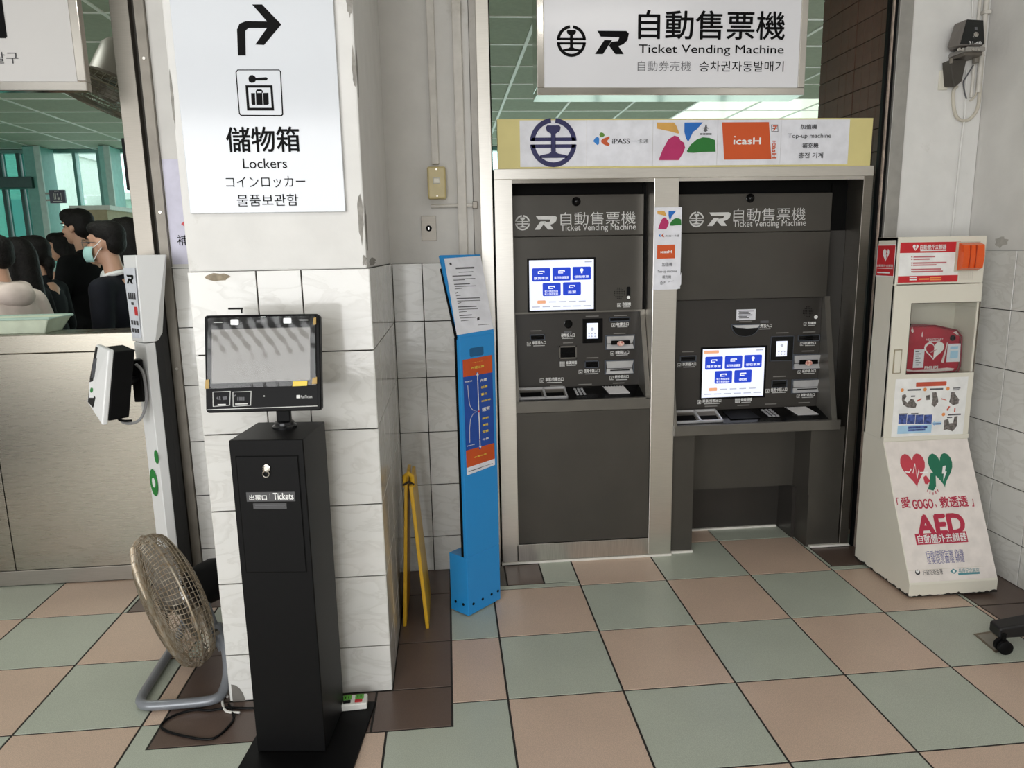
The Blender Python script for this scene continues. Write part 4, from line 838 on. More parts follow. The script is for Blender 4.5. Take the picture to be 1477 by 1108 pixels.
txt('行政院衛生署 指導', SL, sb((436, 766), (620, 788)), m_vb, ac, 0.0); txt('長庚紀念醫院 捐贈', SL, sb((442, 796), (624, 818)), m_vb, ac, 0.0)
txt('行政院衛生署', SL, sb((424, 855), (522, 875)), m_dk, ac, 0.0); txt('長庚紀念醫院', SL, sb((592, 849), (694, 866)), M('teal_print', (80, 140, 148), 0.5), ac, 0.0); bars(SL, [sb((592, 870), (694, 873))], MATS['teal_print'], ac)
a, b = SL.px(*cR2(402, 866)); flat('round_mark', SL, disc(a, b, .011), m_dk, ac, 0.0013, .0003); flat('round_mark_field', SL, heart(a, b + .001, .015, .014), m_wht, ac, 0.0017, .0003)
a, b = SL.px(*cR2(571, 861)); flat('diamond_mark', SL, [(a - .016, b), (a, b - .011), (a + .016, b), (a, b + .011)], MATS['teal_print'], ac, 0.0013, .0003); flat('diamond_mark_field', SL, disc(a, b, .005), m_wht, ac, 0.0017, .0003)
o = bars(SL, [(AX0 + .004, 0.060, AX1 - .004, 0.061)], m_cream2, ac, 'sheet_fold', 0.0013)

# red defibrillator bag behind the glass
bagp = YP(AY + 0.035); q = pxrect(bagp, cR(262, 520), cR(532, 748)); a0, b0, a1, b1 = q[0], wz0 - 0.004, q[2], q[3]
bag = thing('defibrillator_bag', 'red defibrillator bag with white heart emblem behind the cabinet glass', 'bag', ((a0 + a1) / 2, AY + 0.07, b0))
m_bag = M('red_nylon', (172, 26, 52), 0.45, var=0.12, scale=20, bump=0.15)
w_, h_ = a1 - a0, b1 - b0
prof = [(a0 + w_ * .02, b0), (a1 - w_ * .03, b0), (a1, b0 + h_ * .12), (a1 - w_ * .02, b0 + h_ * .74), (a1 - w_ * .12, b0 + h_ * .88), (a0 + w_ * .5, b0 + h_ * .99), (a0 + w_ * .12, b0 + h_), (a0 + w_ * .03, b0 + h_ * .95), (a0, b0 + h_ * .1)]
MB().prism(prof, 'y', AY + 0.036, AY + 0.115).build('pouch', m_bag, bag, bevel=0.012, seg=3)
bz = [(x, AY + 0.034, z) for x, z in prof]; MB().tube(bz, 0.004, 6, closed=True).build('piping', M('dark_red_piping', (120, 20, 40), 0.5), bag)
MB().tube([(a0 + .01, AY + .06, b1 - .005), (a0 + .015, AY + .06, b1 + .012), (a0 + .03, AY + .06, b1 + .014), (a0 + .04, AY + .06, b1 - .004)], 0.006, 8).build('carry_loop', m_blk, bag)
BG = YP(AY + 0.035)
def gx(x0, y0, x1, y1): return pxrect(BG, cR(x0, y0), cR(x1, y1))
q = gx(358, 602, 450, 690); hc = ((q[0] + q[2]) / 2, (q[1] + q[3]) / 2)
flat('heart_emblem', BG, heart(*hc, q[2] - q[0], q[3] - q[1]), m_wht, bag, 0.001, 0.0006)
hl = [p for p in heart(hc[0] - .001, hc[1], (q[2] - q[0]) * .8, (q[3] - q[1]) * .8) if p[0] <= hc[0]]; flat('heart_field', BG, hl, m_bag, bag, 0.0018, 0.0005)
BT2 = [(0.45, 0.3), (-0.05, 0.12), (0.0, 0.0), (-0.5, -0.22), (-0.02, -0.06), (0.0, 0.05)]
flat('heart_bolt', BG, [(hc[0] + .036 * x, hc[1] + .03 * y) for x, y in BT2], m_bag, bag, 0.0026, 0.0005); flat('heart_bolt', BG, [(hc[0] - .006 + .03 * x, hc[1] - .001 + .026 * y) for x, y in BT2], m_wht, bag, 0.0024, 0.0004)
txt('HEARTSTART', BG, gx(366, 583, 450, 591), m_wht, bag, 0.0); bars(BG, [gx(380, 595, 436, 597)], m_wht, bag)
txt('PHILIPS', BG, gx(358, 721, 424, 735), m_wht, bag, 0.03)
for bx_ in (gx(306, 638, 350, 728), gx(474, 610, 534, 698)): flat('paper_tag', BG, rect(*bx_), m_paper, bag, 0.0008, 0.0008)
for k in range(7): bars(BG, [gx(312, 646 + k * 11, 330 + (k * 7) % 14, 650 + k * 11)], m_inkg, bag, 'tag_print', 0.0018)
flats('tag_print', BG, [rect(*gx(486, 622, 524, 634)), rect(*gx(486, 644, 522, 680))], MATS['pale_blue_print'], bag, 0.0018, 0.0003)
a, b = BG.px(*cR(498, 580)); MB().lathe(BG.P(a, b), BG.n, [(0, .013), (.004, .013), (.006, .008), (.003, .006)], 14).build('snap_button', m_blk, bag)
for k, pts in enumerate(([(440, 700), (460, 640), (470, 600), (474, 606), (462, 660), (452, 704)], [(290, 545), (296, 525), (304, 548), (298, 556)], [(344, 556), (350, 548), (348, 576), (342, 572)], [(262, 735), (300, 742), (340, 740), (380, 738), (470, 728), (505, 732), (500, 742), (400, 748), (270, 746)], [(500, 552), (520, 545), (526, 560), (522, 566)])):
    flat('worn_patch', BG, [BG.px(*cR(*p)) for p in pts], M('worn_white', (222, 206, 204), 0.6), bag, 0.001, 0.0005)

# ================================================================== wall device over the cabinet
cW = crop(1340, 0, 5.54); WP = YP(1.30)
dv = thing('wall_terminal_box', 'grey and black terminal housing marked 31-40 high on the white wall', 'terminal box', (2.2, 1.45, 2.2))
m_dgrey = M('grey_enamel', (112, 107, 103), 0.2, var=0.05, scale=6); m_dface = M('black_face', (22, 24, 24), 0.2)
def wp(x, y, Y): return YP(Y).W(*cW(x, y))
Ya, Yb = 1.335, 1.45      # front face and wall
top = [wp(205, 190, 1.33), wp(262, 138, 1.30), wp(436, 150, 1.28), wp(446, 186, 1.30)]
mb = MB()
fr4 = [wp(238, 362, Ya), wp(440, 362, Ya), wp(432, 160, Ya + .03), wp(296, 152, Ya + .03)]          # front black trapezium
lf = [wp(142, 372, Ya + .045), wp(200, 195, Ya + .06)]; lf[0].z = fr4[0].z                                             # grey side face back edge
ZW = lambda p, y: V((p.x, y, p.z))
bk = [ZW(wp(165, 372, 1.44), 1.44), ZW(fr4[1], 1.44) + V((.012, 0, 0)), ZW(fr4[2], 1.44) + V((.006, 0, 0)), ZW(wp(218, 190, 1.44), 1.44)]; bk[0].z = fr4[0].z; bk[3].z = min(bk[3].z, fr4[3].z)
vs = [fr4[0], fr4[1], fr4[2], fr4[3], lf[0], lf[1], bk[0], bk[1], bk[2], bk[3]]
mb.add(vs, [(0, 1, 2, 3), (4, 0, 3, 5), (6, 4, 5, 9), (1, 7, 8, 2), (7, 6, 9, 8), (3, 2, 8, 9, 5), (0, 4, 6, 7, 1)])
mb.build('hood', m_dgrey, dv, bevel=0.006)
nrm = (fr4[1] - fr4[0]).cross(fr4[3] - fr4[0]).normalized()
if nrm.y > 0: nrm = -nrm
FPn = PL(fr4[0], (fr4[1] - fr4[0]), nrm.cross((fr4[1] - fr4[0]).normalized())); 
if FPn.n.y > 0: FPn = PL(fr4[0], (fr4[1] - fr4[0]), -FPn.u)
flat('face_plate', FPn, [FPn.px(*cW(*p)) for p in ((246, 355), (440, 355), (430, 166), (300, 158))], m_dface, dv, 0.001, 0.002)
a, b = FPn.px(*cW(368, 282)); MB().lathe(FPn.P(a, b, .003), FPn.n, [(0, .011), (.004, .011), (.005, .007), (.003, .0065), (.003, .003), (.006, .002)], 16).build('lock', m_polish, dv)
txt('31-40', FPn, pxrect(FPn, cW(314, 334), cW(414, 358)), m_wht, dv, 0.02, 0.0036); flat('small_badge', FPn, rect(*pxrect(FPn, cW(360, 220), cW(384, 246))), m_inkg, dv, 0.003, 0.0006)
p0, p1 = wp(150, 400, 1.45), wp(446, 396, Ya); p0.z = p1.z
MB().prism([(p0.x, p0.z - .008), (p1.x + .004, p1.z - .006), (p1.x + .002, p1.z + .012), (p0.x + .006, p0.z + .012)], 'y', Ya - .002, 1.45).build('skirt_band', M('light_grey_band', (146, 143, 138), 0.25), dv, bevel=0.004)
for x in (240, 268, 352, 395): c = wp(x, 394, Ya - .004); MB().cyl(c + V((0, .004, 0)), c - V((0, .003, 0)), .006, n=10).build('rivet', m_polish, dv)
MB().box(p0.x + .006, p1.x, Ya + .01, 1.448, p0.z - .022, p0.z - .007).build('under_tray', M('grubby_grey', (96, 90, 82), 0.5), dv, bevel=0.003)
s0, s1 = wp(165, 480, 1.39), wp(300, 480, 1.39); s2, s3 = wp(262, 640, 1.40), wp(165, 672, 1.40)
MB().hexa([s0, s1, ZW(s1, 1.44), ZW(s0, 1.44), wp(205, 700, 1.40), wp(262, 650, 1.40), ZW(wp(262, 650, 1.40), 1.44), ZW(wp(168, 680, 1.40), 1.44)]).build('bracket', M('dark_bracket', (66, 62, 56), 0.5), dv, bevel=0.002)
c = wp(375, 470, 1.39); MB().cyl(c + V((0, 0, .02)), c - V((0, 0, .018)), .013, n=14).build('cable_gland', M('grubby_grey2', (120, 114, 104), 0.5), dv)
c = wp(178, 495, 1.39); MB().cyl(c + V((0, 0, .014)), c - V((0, 0, .008)), .008, n=10).build('cable_gland', m_steel_d, dv)
o = tag(MB().box(wp(140, 0, 1.44).x, wp(212, 0, 1.44).x - .001, 1.440, 1.45, wp(150, 718, 1.44).z, wp(150, 560, 1.44).z).build('wall_plate', m_cream, bevel=.002), 'small cream mounting plate under the 31-40 terminal housing', 'plate')
m_cab = M('cream_cable', (200, 194, 180), 0.5)
def wire(name, pts, r, mat, label, cat, Y=1.44): return tag(MB().tube(smoothpath([wp(x, y, Y) for x, y in pts]), r, 8).build(name, mat, None, smooth=True), label, cat)
def smoothpath(P, n=6):
    P = [V(p) for p in P]; out = []
    for i in range(len(P) - 1):
        p0, p1, p2, p3 = P[max(i - 1, 0)], P[i], P[i + 1], P[min(i + 2, len(P) - 1)]
        for k in range(n):
            t = k / n; out.append(0.5 * ((2 * p1) + (p2 - p0) * t + (2 * p0 - 5 * p1 + 4 * p2 - p3) * t * t + (3 * p1 - p0 - 3 * p2 + p3) * t ** 3))
    return out + [P[-1]]
wire('looped_cable', [(225, 690), (196, 730), (198, 860), (225, 940), (285, 965), (345, 935), (392, 850), (410, 670), (425, 470), (436, 440)], .0075, m_cab, 'thick cream cable looping under the terminal housing', 'cable')
wire('thin_cable', [(325, 805), (360, 780), (385, 720), (400, 650)], .004, m_cab, 'short thin cable curl inside the cable loop', 'cable')
wire('thin_cable', [(355, 520), (300, 610), (275, 660), (285, 740), (300, 790)], .003, m_inkg, 'dark thin wire dropping from the terminal housing', 'cable', 1.43)
def conduit(name, pts, r, mat, label): 
    o = tag(MB().tube(pts, r, 10).build(name, mat, None, smooth=True), label, 'conduit'); return o
P1 = YP(1.440)
conduit('wall_conduit', [P1.W(*cW(352, -300)), P1.W(*cW(348, 138))], .004, m_plaster, 'thin painted pipe rising above the terminal housing')
conduit('wall_conduit', [P1.W(*cW(300, 560)), P1.W(*cW(285, 940)), P1.W(*cW(262, 1108)), V((P1.W(1373, 335).x, 1.44, 1.46))], .0045, m_plaster, 'thin painted pipe running down from the cable loop')
x_ = 2.278; conduit('wall_conduit', [(x_, 1.436, 2.17), (x_, 1.436, 3.39)], .011, M('corner_pipe', (206, 202, 194), .5), 'white pipe in the wall corner beside the terminal housing')
x_ = 2.250; conduit('wall_conduit', [(x_, 1.440, 2.15), (x_, 1.440, 3.39)], .007, MATS['corner_pipe'], 'slimmer white pipe next to the corner pipe')
tag(MB().box(2.262, 2.294, 1.42, 1.4505, 2.50, 2.515).build('pipe_clip', MATS['corner_pipe']), 'small clip around the white corner pipe', 'clip')

# ================================================================== rolling stand foot and floor plate at the right edge
rs = thing('rolling_stand', 'black castor leg of a rolling stand near the tiled wall', 'stand', (2.05, 0.45, 0))
PZ = lambda x, y, z: ZP(z).W(x, y)
l0 = PZ(1434, 905, 0.075); l1 = l0 + V((0.34, -0.05, 0.055))
d = (l1 - l0).normalized(); n_ = V((-d.y, d.x, 0)).normalized()
def pr(p, hw, z0, z1): return [p + n_ * hw + V((0, 0, z0)), p - n_ * hw + V((0, 0, z0)), p - n_ * hw + V((0, 0, z1)), p + n_ * hw + V((0, 0, z1))]
A4, B4 = pr(l0, .032, -.03, .012), pr(l1, .04, -.05, .03)
MB().hexa([A4[0], A4[1], B4[1], B4[0], A4[3], A4[2], B4[2], B4[3]]).build('leg', M('matte_black_plastic', (22, 22, 23), 0.45), rs, bevel=0.008, seg=3)
for p in (PZ(1447, 932, 0.026),):
    p.z = 0.026
    for s in (-1, 1): MB().lathe(p + n_ * (.004 * s) , n_ * s, [(0, .018), (.002, .026), (.014, .026), (.017, .02), (.018, .004)], 20).build('caster_wheel', m_blk, rs, smooth=True)
    MB().cyl(p + V((0, 0, .0)), V((p.x, p.y, .075)), .007, n=10).build('caster_stem', m_blk, rs)
MB().cyl(V((l1.x, l1.y, 0.06)), V((l1.x, l1.y, 0.30)), .03).build('upright', m_blk, rs)
for ang in (-2.1, 2.1):
    dd = Matrix.Rotation(ang, 3, 'Z') @ V((-d.x, -d.y, 0)); e_ = V((l1.x, l1.y, 0.10)) + dd * .30; e_.z = .07
    if e_.x > 2.25: e_.x = 2.25
    MB().tube([V((l1.x, l1.y, 0.10)), e_], [.035, .025], 8).build('leg', MATS['matte_black_plastic'], rs)
    MB().ell((e_.x, e_.y, .026), (.026, .02, .026)).build('caster_wheel', m_blk, rs, smooth=True)
fp = thing('floor_plate', 'small square metal cover set in the floor under the castor', 'cover plate', (1.87, 0.53, 0))
Z0 = ZP(0.0); c4 = [Z0.px(1404, 915), Z0.px(1430, 911), Z0.px(1456, 937), Z0.px(1436, 942)]
flat('rim', Z0, c4, M('worn_brass', (126, 116, 98), .4, .7), fp, 0.0002, 0.0018); cx_, cy_ = sum(p[0] for p in c4) / 4, sum(p[1] for p in c4) / 4
flat('lid', Z0, [(cx_ + (p[0] - cx_) * .8, cy_ + (p[1] - cy_) * .8) for p in c4], M('grey_cover', (150, 146, 134), .5, .3), fp, 0.0021, 0.0008)

# ================================================================== blue fare stand
cT = crop(640, 360, 4.267); cT2 = crop(640, 500, 5.54)
m_bluem = M('sky_blue_enamel', (38, 142, 212), 0.28, var=0.015, scale=3)
bs = thing('fare_stand', 'sky blue metal stand with fare zone diagram leaning back at its top', 'sign stand', (-0.05, 1.05, 0))
dirv = V((0.144, 0.134, 0)).normalized(); 
C0 = V((-0.116, 0.970, 0)); R0 = V((0.028, 1.104, 0)); L0 = V((-0.188, 1.044, 0))
BP = PL(C0, dirv, (0, 0, 1)); wf = (R0 - C0).length
ZS, ZBEND, ZTOP = 0.262, 1.172, 1.49
tb = BP.px(635, 368); tr_ = BP.px(693, 367)
ld = (L0 - C0); 
# body column: front face plus shallow left return, deeper box at the foot
def colm(name, z0, z1, depth, mat, par, inset=0.0):
    a, b = C0 + dirv * inset, R0 - dirv * inset; bk_ = ld.normalized() * depth
    return MB().hexa([a + V((0, 0, z0)), b + V((0, 0, z0)), b + bk_ + V((0, 0, z0)), a + bk_ + V((0, 0, z0)), a + V((0, 0, z1)), b + V((0, 0, z1)), b + bk_ + V((0, 0, z1)), a + bk_ + V((0, 0, z1))]).build(name, mat, par, bevel=0.002)
colm('foot_box', 0.006, ZS, ld.length, m_bluem, bs); colm('column', ZS, ZBEND, 0.018, m_bluem, bs)
bk0 = C0 + ld.normalized() * .0185; bk1 = R0 + ld.normalized() * .0185; bkd = ld.normalized() * .012
MB().hexa([bk0 + V((0, 0, ZS)), bk1 + V((0, 0, ZS)), bk1 + bkd + V((0, 0, ZS)), bk0 + bkd + V((0, 0, ZS)), bk0 + V((0, 0, ZBEND)), bk1 + V((0, 0, ZBEND)), bk1 + bkd + V((0, 0, ZBEND)), bk0 + bkd + V((0, 0, ZBEND))]).build('column_back', m_blk, bs)
# head, tilted away
tl_ = V((-0.195, 1.06, ZTOP)); 
hn = -(dirv.cross(V((0, 0, 1)))); 
lean = -BP.n * 0.10       # the head leans back
h0, h1 = C0 + V((0, 0, ZBEND)), R0 + V((0, 0, ZBEND))
def headplane(pull): return PL(h0 , dirv, V((0, 0, ZTOP - ZBEND)) - BP.n * pull)
HPn = headplane(0.14)
e0 = HPn.px(635, 368); e1 = HPn.px(693, 367)
t0, t1_ = HPn.P(e0[0], e0[1]), HPn.P(e1[0], e0[1]); nb = -HPn.n * 0.012
MB().hexa([h0, h1, h1 + nb, h0 + nb, t0, t1_, t1_ + nb, t0 + nb]).build('head', m_bluem, bs, bevel=0.002)
nb2 = -HPn.n * 0.013; MB().hexa([h0 + nb2 - dirv * .004, h1 + nb2, h1 + nb2 * 1.8, h0 + nb2 * 1.8 - dirv * .004, t0 + nb2 - dirv * .004 - HPn.u * .05, t1_ + nb2 - HPn.u * .05, t1_ + nb2 * 1.8 - HPn.u * .05, t0 + nb2 * 1.8 - dirv * .004 - HPn.u * .05]).build('head_back', m_blk, bs)
def hp(x, y): return HPn.px(*cT(x, y))
sh = flat('rules_sheet', HPn, [hp(2, 56), hp(226, 40), hp(304, 490), hp(80, 528)], m_paper, bs, 0.0006, 0.0008)
def hq(x0, y0, x1, y1):     # a sheared line of print following the sheet
    return [hp(x0, y0 + 2), hp(x1, y0 - 3), hp(x1 + 1, y1 - 3), hp(x0 + 1, y1 + 2)]
mbp = MB()
for y, x0, x1, h_ in ((110, 72, 186, 10), (138, 90, 180, 4), (160, 52, 170, 6), (180, 58, 192, 4), (187, 58, 130, 4), (211, 62, 160, 6), (225, 66, 196, 4), (240, 66, 110, 4), (264, 70, 86, 6), (282, 74, 104, 4), (298, 78, 220, 6), (314, 82, 224, 4), (328, 84, 106, 4), (350, 86, 200, 6), (366, 90, 208, 4), (382, 92, 140, 4), (403, 94, 172, 6), (419, 98, 196, 4), (436, 104, 150, 4), (462, 210, 276, 3)): flat_mb(mbp, HPn, hq(x0, y, x1, y + h_), 0.0015, 0.0002)
mbp.build('print_lines', m_inkg, sh)['kind'] = 'stuff'
flat('round_mark', HPn, disc(*hp(41, 90), .006, 12), m_dk, sh, 0.0015, .0002); flat('code_square', HPn, hq(204, 420, 218, 436), m_dk, sh, 0.0015, .0002)
# diagram on the column
def bp(x, y): return BP.px(*cT2(x, y))
flat('handle_slot', BP, rr(*(lambda p, q: (p[0], q[1], q[0], p[1]))(bp(206, 14), bp(318, 66)), .008), M('slot_blue', (20, 92, 140), .4), bs, .0003, .0005)
m_or = M('signal_orange_print', (198, 80, 32), .4); m_rb = M('royal_blue_print', (30, 74, 160), .4); m_yel = M('yellow_print', (232, 206, 84), .45)
u0, u1 = bp(152, 110)[0], bp(392, 70)[0]
def sq(x0, y0, x1, y1): return [bp(x0, y0), bp(x1, y1)]
dg = flat('diagram_sheet', BP, [bp(150, 108), bp(384, 66), bp(408, 945), bp(184, 1030)], m_rb, bs, .0004, .0006)
flat('diagram_band', BP, [bp(150, 108), bp(384, 66), bp(387, 205), bp(154, 245)], m_or, dg, .0012, .0003); flat('diagram_band', BP, [bp(176, 832), bp(402, 770), bp(406, 895), bp(182, 970)], m_or, dg, .0012, .0003); flat('diagram_band', BP, [bp(182, 970), bp(406, 895), bp(408, 945), bp(184, 1030)], m_paper, dg, .0012, .0003)
for c in ((267, 218), (289, 808)): flat('arrow_boss', BP, disc(*bp(*c), .0072, 16), m_rb, dg, .0013, .0003)
def bt(s, x0, y0, x1, y1, mat, bold=.02): p, q = bp(x0, y1), bp(x1, y0); return txt(s, BP, (p[0], p[1], q[0], q[1]), mat, dg, bold, .0022)
bt('往臺北方向', 222, 112, 310, 132, m_yel, 0); bt('內壢以南', 218, 144, 318, 182, m_yel, .03); bt('中里以南', 240, 850, 338, 892, m_yel, .03); bt('往花蓮方向', 246, 884, 340, 914, m_yel, 0)
bt('70KM', 164, 268, 222, 290, m_wht, .02); bt('70KM', 184, 776, 242, 800, m_wht, .02)
for s, y0, y1, x0, x1, mt in (('內壢', 250, 282, 292, 340, m_wht), ('桃園', 306, 336, 296, 344, m_yel), ('臺北', 362, 392, 296, 344, m_yel), ('四腳亭', 412, 444, 300, 372, m_yel), ('瑞芳', 474, 520, 304, 366, m_wht), ('猴硐', 556, 584, 304, 354, m_yel), ('福隆', 608, 638, 306, 352, m_yel), ('宜蘭', 660, 692, 306, 354, m_yel), ('中里', 722, 752, 308, 356, m_wht)): bt(s, x0, y0, x1, y1, mt, .025)
lo_, hi_ = bp(289, 800), bp(268, 215)
flats('route_line', BP, [[bp(286, 800), bp(292, 800), bp(271, 222), bp(265, 222)], [bp(258, 230), bp(278, 228), bp(267, 205)], [bp(280, 796), bp(300, 792), bp(291, 815)]], m_wht, dg, .0014, .0003)
for k, y in enumerate((274, 330, 386, 442, 518, 580, 636, 690, 744)): x = 268 + (y - 215) * .036; flat('stop_dot', BP, disc(*bp(x, y), .0045 if y == 518 else .0024, 12), m_red if y in (274, 518, 744) else m_wht, dg, .0018, .0003)
arcs = [(190, 310), (196, 400), (206, 470), (230, 508), (264, 518)]; arc2 = [(264, 520), (234, 536), (212, 580), (205, 660), (207, 768)]
for ar in (arcs, arc2): flats('distance_arc', BP, [[bp(xa - 2, ya), bp(xa + 2, ya - 1), bp(xb + 2, yb - 1), bp(xb - 2, yb)] for (xa, ya), (xb, yb) in zip(ar, ar[1:])], m_silver, dg, .0014, .0003)
bars(BP, [(bp(196, 1000)[0], bp(300, 968)[1], bp(300, 968)[0], bp(300, 968)[1] + .002), (bp(196, 1000)[0], bp(196, 1000)[1], bp(390, 940)[0], bp(196, 1000)[1] + .002)], m_inkg, dg, 'print_lines', .0016)
for x, z in ((.03, .05), (.085, .05), (.14, .05), (.18, .05)): MB().cyl(BP.P(x, z, -.001), BP.P(x, z, .002), .006, n=10).build('bolt_hole', m_blk, bs)
LP = PL(L0, (C0 - L0), (0, 0, 1))
for x in (.03, .075): MB().cyl(LP.P(x, .05, -.001), LP.P(x, .05, .002), .006, n=10).build('bolt_hole', m_blk, bs)

# ================================================================== switches and conduits on the wall
WB = YP(1.45)
sw = thing('wall_switch', 'yellowed surface-mounted switch box with a small white button', 'switch', (-0.188, 1.45, 1.73))
m_ybox = M('yellowed_plastic', (198, 182, 130), 0.3); q = pxrect(WB, (616, 242), (644, 288))
MB().box(q[0], q[2], 1.40, 1.45, q[1], q[3]).build('box', m_ybox, sw, bevel=.008, seg=3)
cx_, cz_ = (q[0] + q[2]) / 2, (q[1] + q[3]) / 2 + .008; MB().box(cx_ - .013, cx_ + .013, 1.396, 1.401, cz_ - .011, cz_ + .011).build('rocker', m_cream, sw, bevel=.002)
MB().box(cx_ - .016, cx_ + .016, 1.3985, 1.4, cz_ - .014, cz_ + .014).build('bezel', m_cream2, sw)
for z in (q[1] + .012, q[3] - .012): MB().cyl((cx_, 1.399, z), (cx_, 1.402, z), .003, n=8).build('screw', m_steel, sw)
kp = thing('key_switch', 'steel key switch plate below the yellowed switch box', 'key switch', (-0.227, 1.45, 1.55)); q = pxrect(WB, (607, 312), (630, 347))
MB().box(q[0], q[2], 1.446, 1.45, q[1], q[3]).build('plate', m_steel_d, kp, bevel=.001); cx_, cz_ = (q[0] + q[2]) / 2, (q[1] + q[3]) / 2
MB().lathe((cx_, 1.446, cz_), (0, -1, 0), [(0, .013), (.006, .013), (.007, .009), (.004, .008), (.004, .002)], 16).build('lock_barrel', m_blk, kp); MB().box(cx_ - .002, cx_ + .002, 1.437, 1.441, cz_ - .006, cz_ + .006).build('keyway', m_polish, kp)
m_cond = M('painted_conduit', (208, 204, 197), 0.5, kind='plaster', scale=20)
def trunk(x, hw, z0, z1, label, d=.022): return tag(MB().box(x - hw, x + hw, 1.45 - d, 1.451, z0, z1).build('cable_trunking', m_cond, None, bevel=.004), label, 'trunking')
trunk(-0.189, .016, 1.876, 3.38, 'painted trunking dropping onto the yellowed switch box'); trunk(-0.080, .019, 1.461, 2.535, 'tall painted trunking beside the steel door jamb', .026)
tag(MB().tube([(-0.215, 1.44, 1.70), (-0.03, 1.44, 1.703)], .0085, 10).build('wall_conduit', m_cond, None, smooth=True), 'short horizontal painted pipe below the yellowed switch box', 'conduit')
tag(MB().box(-0.034, -0.012, 1.425, 1.4405, 1.688, 1.718).build('pipe_clamp', m_steel_d, None, bevel=.002), 'rusty clamp at the end of the short pipe', 'clamp')
# ================================================================== lockers sign on the pillar
cL = crop(230, 0, 2.77)
ls = thing('lockers_sign', 'white lockers sign with black arrow on the pillar', 'sign', (-0.687, 0.497, 1.63))
MB().box(-0.917, -0.458, 0.486, 0.499, 1.628, 2.26).build('board', M('ribbed_sign_face', (216, 220, 226), 0.12, var=0.01, scale=3, bump=0.02), ls, bevel=.002)
LP_ = YP(0.486)
def lf_(name, pts, off=.0004, mat=m_ink): return flat(name, LP_, [LP_.px(*cL(*p)) for p in pts], mat, ls, off, .0005)
lf_('arrow', [(314, 222), (310, 118), (320, 95), (345, 85), (430, 86), (370, 18), (410, 18), (487, 98), (418, 180), (383, 178), (430, 112), (356, 112), (343, 124), (345, 222)])
lf_('icon_border', [(312, 278), (478, 278), (486, 286), (495, 458), (488, 465), (326, 463), (318, 456), (304, 288)]); lf_('icon_field', [(314, 282), (476, 282), (482, 288), (490, 456), (486, 460), (328, 459), (322, 452), (309, 290)], .001, MATS['ribbed_sign_face'])
lf_('icon_locker', [(344, 341), (452, 341), (459, 442), (351, 442)], .0016); lf_('icon_opening', [(355, 351), (444, 351), (449, 431), (361, 431)], .0022, MATS['ribbed_sign_face'])
lf_('icon_case', [(367, 373), (436, 372), (438, 416), (434, 420), (372, 420), (369, 416)], .0028); lf_('icon_case_handle', [(386, 373), (386, 364), (392, 358), (408, 358), (414, 364), (414, 373), (409, 373), (409, 366), (391, 366), (391, 373)], .0028)
for x in (383, 412): lf_('icon_case_strap', [(x, 372), (x + 3, 372), (x + 5, 420), (x + 2, 420)], .0034, MATS['ribbed_sign_face'])
lf_('icon_key', [(356, 312), (362, 302), (372, 300), (382, 306), (386, 312), (428, 309), (434, 315), (428, 322), (386, 322), (380, 330), (368, 332), (358, 326)], .0016)
ptxt('儲物箱', LP_, cL(264, 508), cL(562, 606), m_ink, ls, bold=.012); ptxt('Lockers', LP_, cL(332, 634), cL(511, 672), m_ink, ls)
ptxt('コインロッカー', LP_, cL(264, 706), cL(584, 748), m_ink, ls, bold=-.006); ptxt('물품보관함', LP_, cL(308, 778), cL(556, 822), m_ink, ls)
# poster on the wall strip beside the pillar
pp = thing('wall_poster', 'lavender white poster with red diamond on the wall strip behind the pillar', 'poster', (-1.15, 1.45, 1.47))
MB().box(-1.331, -0.99, 1.4475, 1.45, 1.472, 1.908).build('sheet', M('lavender_paper', (206, 204, 222), .5), pp)
P5 = YP(1.4475); a, b = P5.px(270, 323); flat('red_diamond', P5, [(a - .025, b), (a + .01, b - .03), (a + .045, b), (a + .01, b + .03)], m_red, pp, .0003, .0004); ptxt('補', P5, (255, 339), (273, 354), m_ink, pp)

# ================================================================== overhead sign above the counter
ys = 1.22; hs2 = thing('hanging_sign', 'steel-framed overhead gate sign with Korean lettering above the counter', 'sign', (-1.9, ys, 2.12)); S2 = YP(ys)
xr, zb = S2.px(126, 131); xl = -2.9; zt = 2.75; F_ = .034
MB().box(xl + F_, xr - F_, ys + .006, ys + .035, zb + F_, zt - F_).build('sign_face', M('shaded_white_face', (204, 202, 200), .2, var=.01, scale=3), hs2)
for q in ((xl, xr, zb, zb + F_), (xl, xr, zt - F_, zt)): MB().box(q[0], q[1], ys, ys + .04, q[2], q[3]).build('frame_rail', m_polish, hs2, bevel=.003)
for q in ((xl, xl + F_), (xr - F_, xr)): MB().box(q[0], q[1], ys + .0005, ys + .04, zb + F_, zt - F_).build('frame_stile', m_polish, hs2, bevel=.003)
for x in (xl + .3, xr - .25): MB().cyl((x, ys + .02, zt), (x, ys + .02, 3.4), .012).build('hanger', m_steel, hs2)
S3 = YP(ys + .006); a, b = S3.px(9, 54); txt('口', S3, (a - .20, b, a, b + .17), m_ink, hs2, .02); q = pxrect(S3, (8, 75), (28, 92)); w_ = q[2] - q[0]; txt('찰구', S3, (q[0] - w_ * 1.12, q[1], q[2], q[3]), m_dk, hs2)

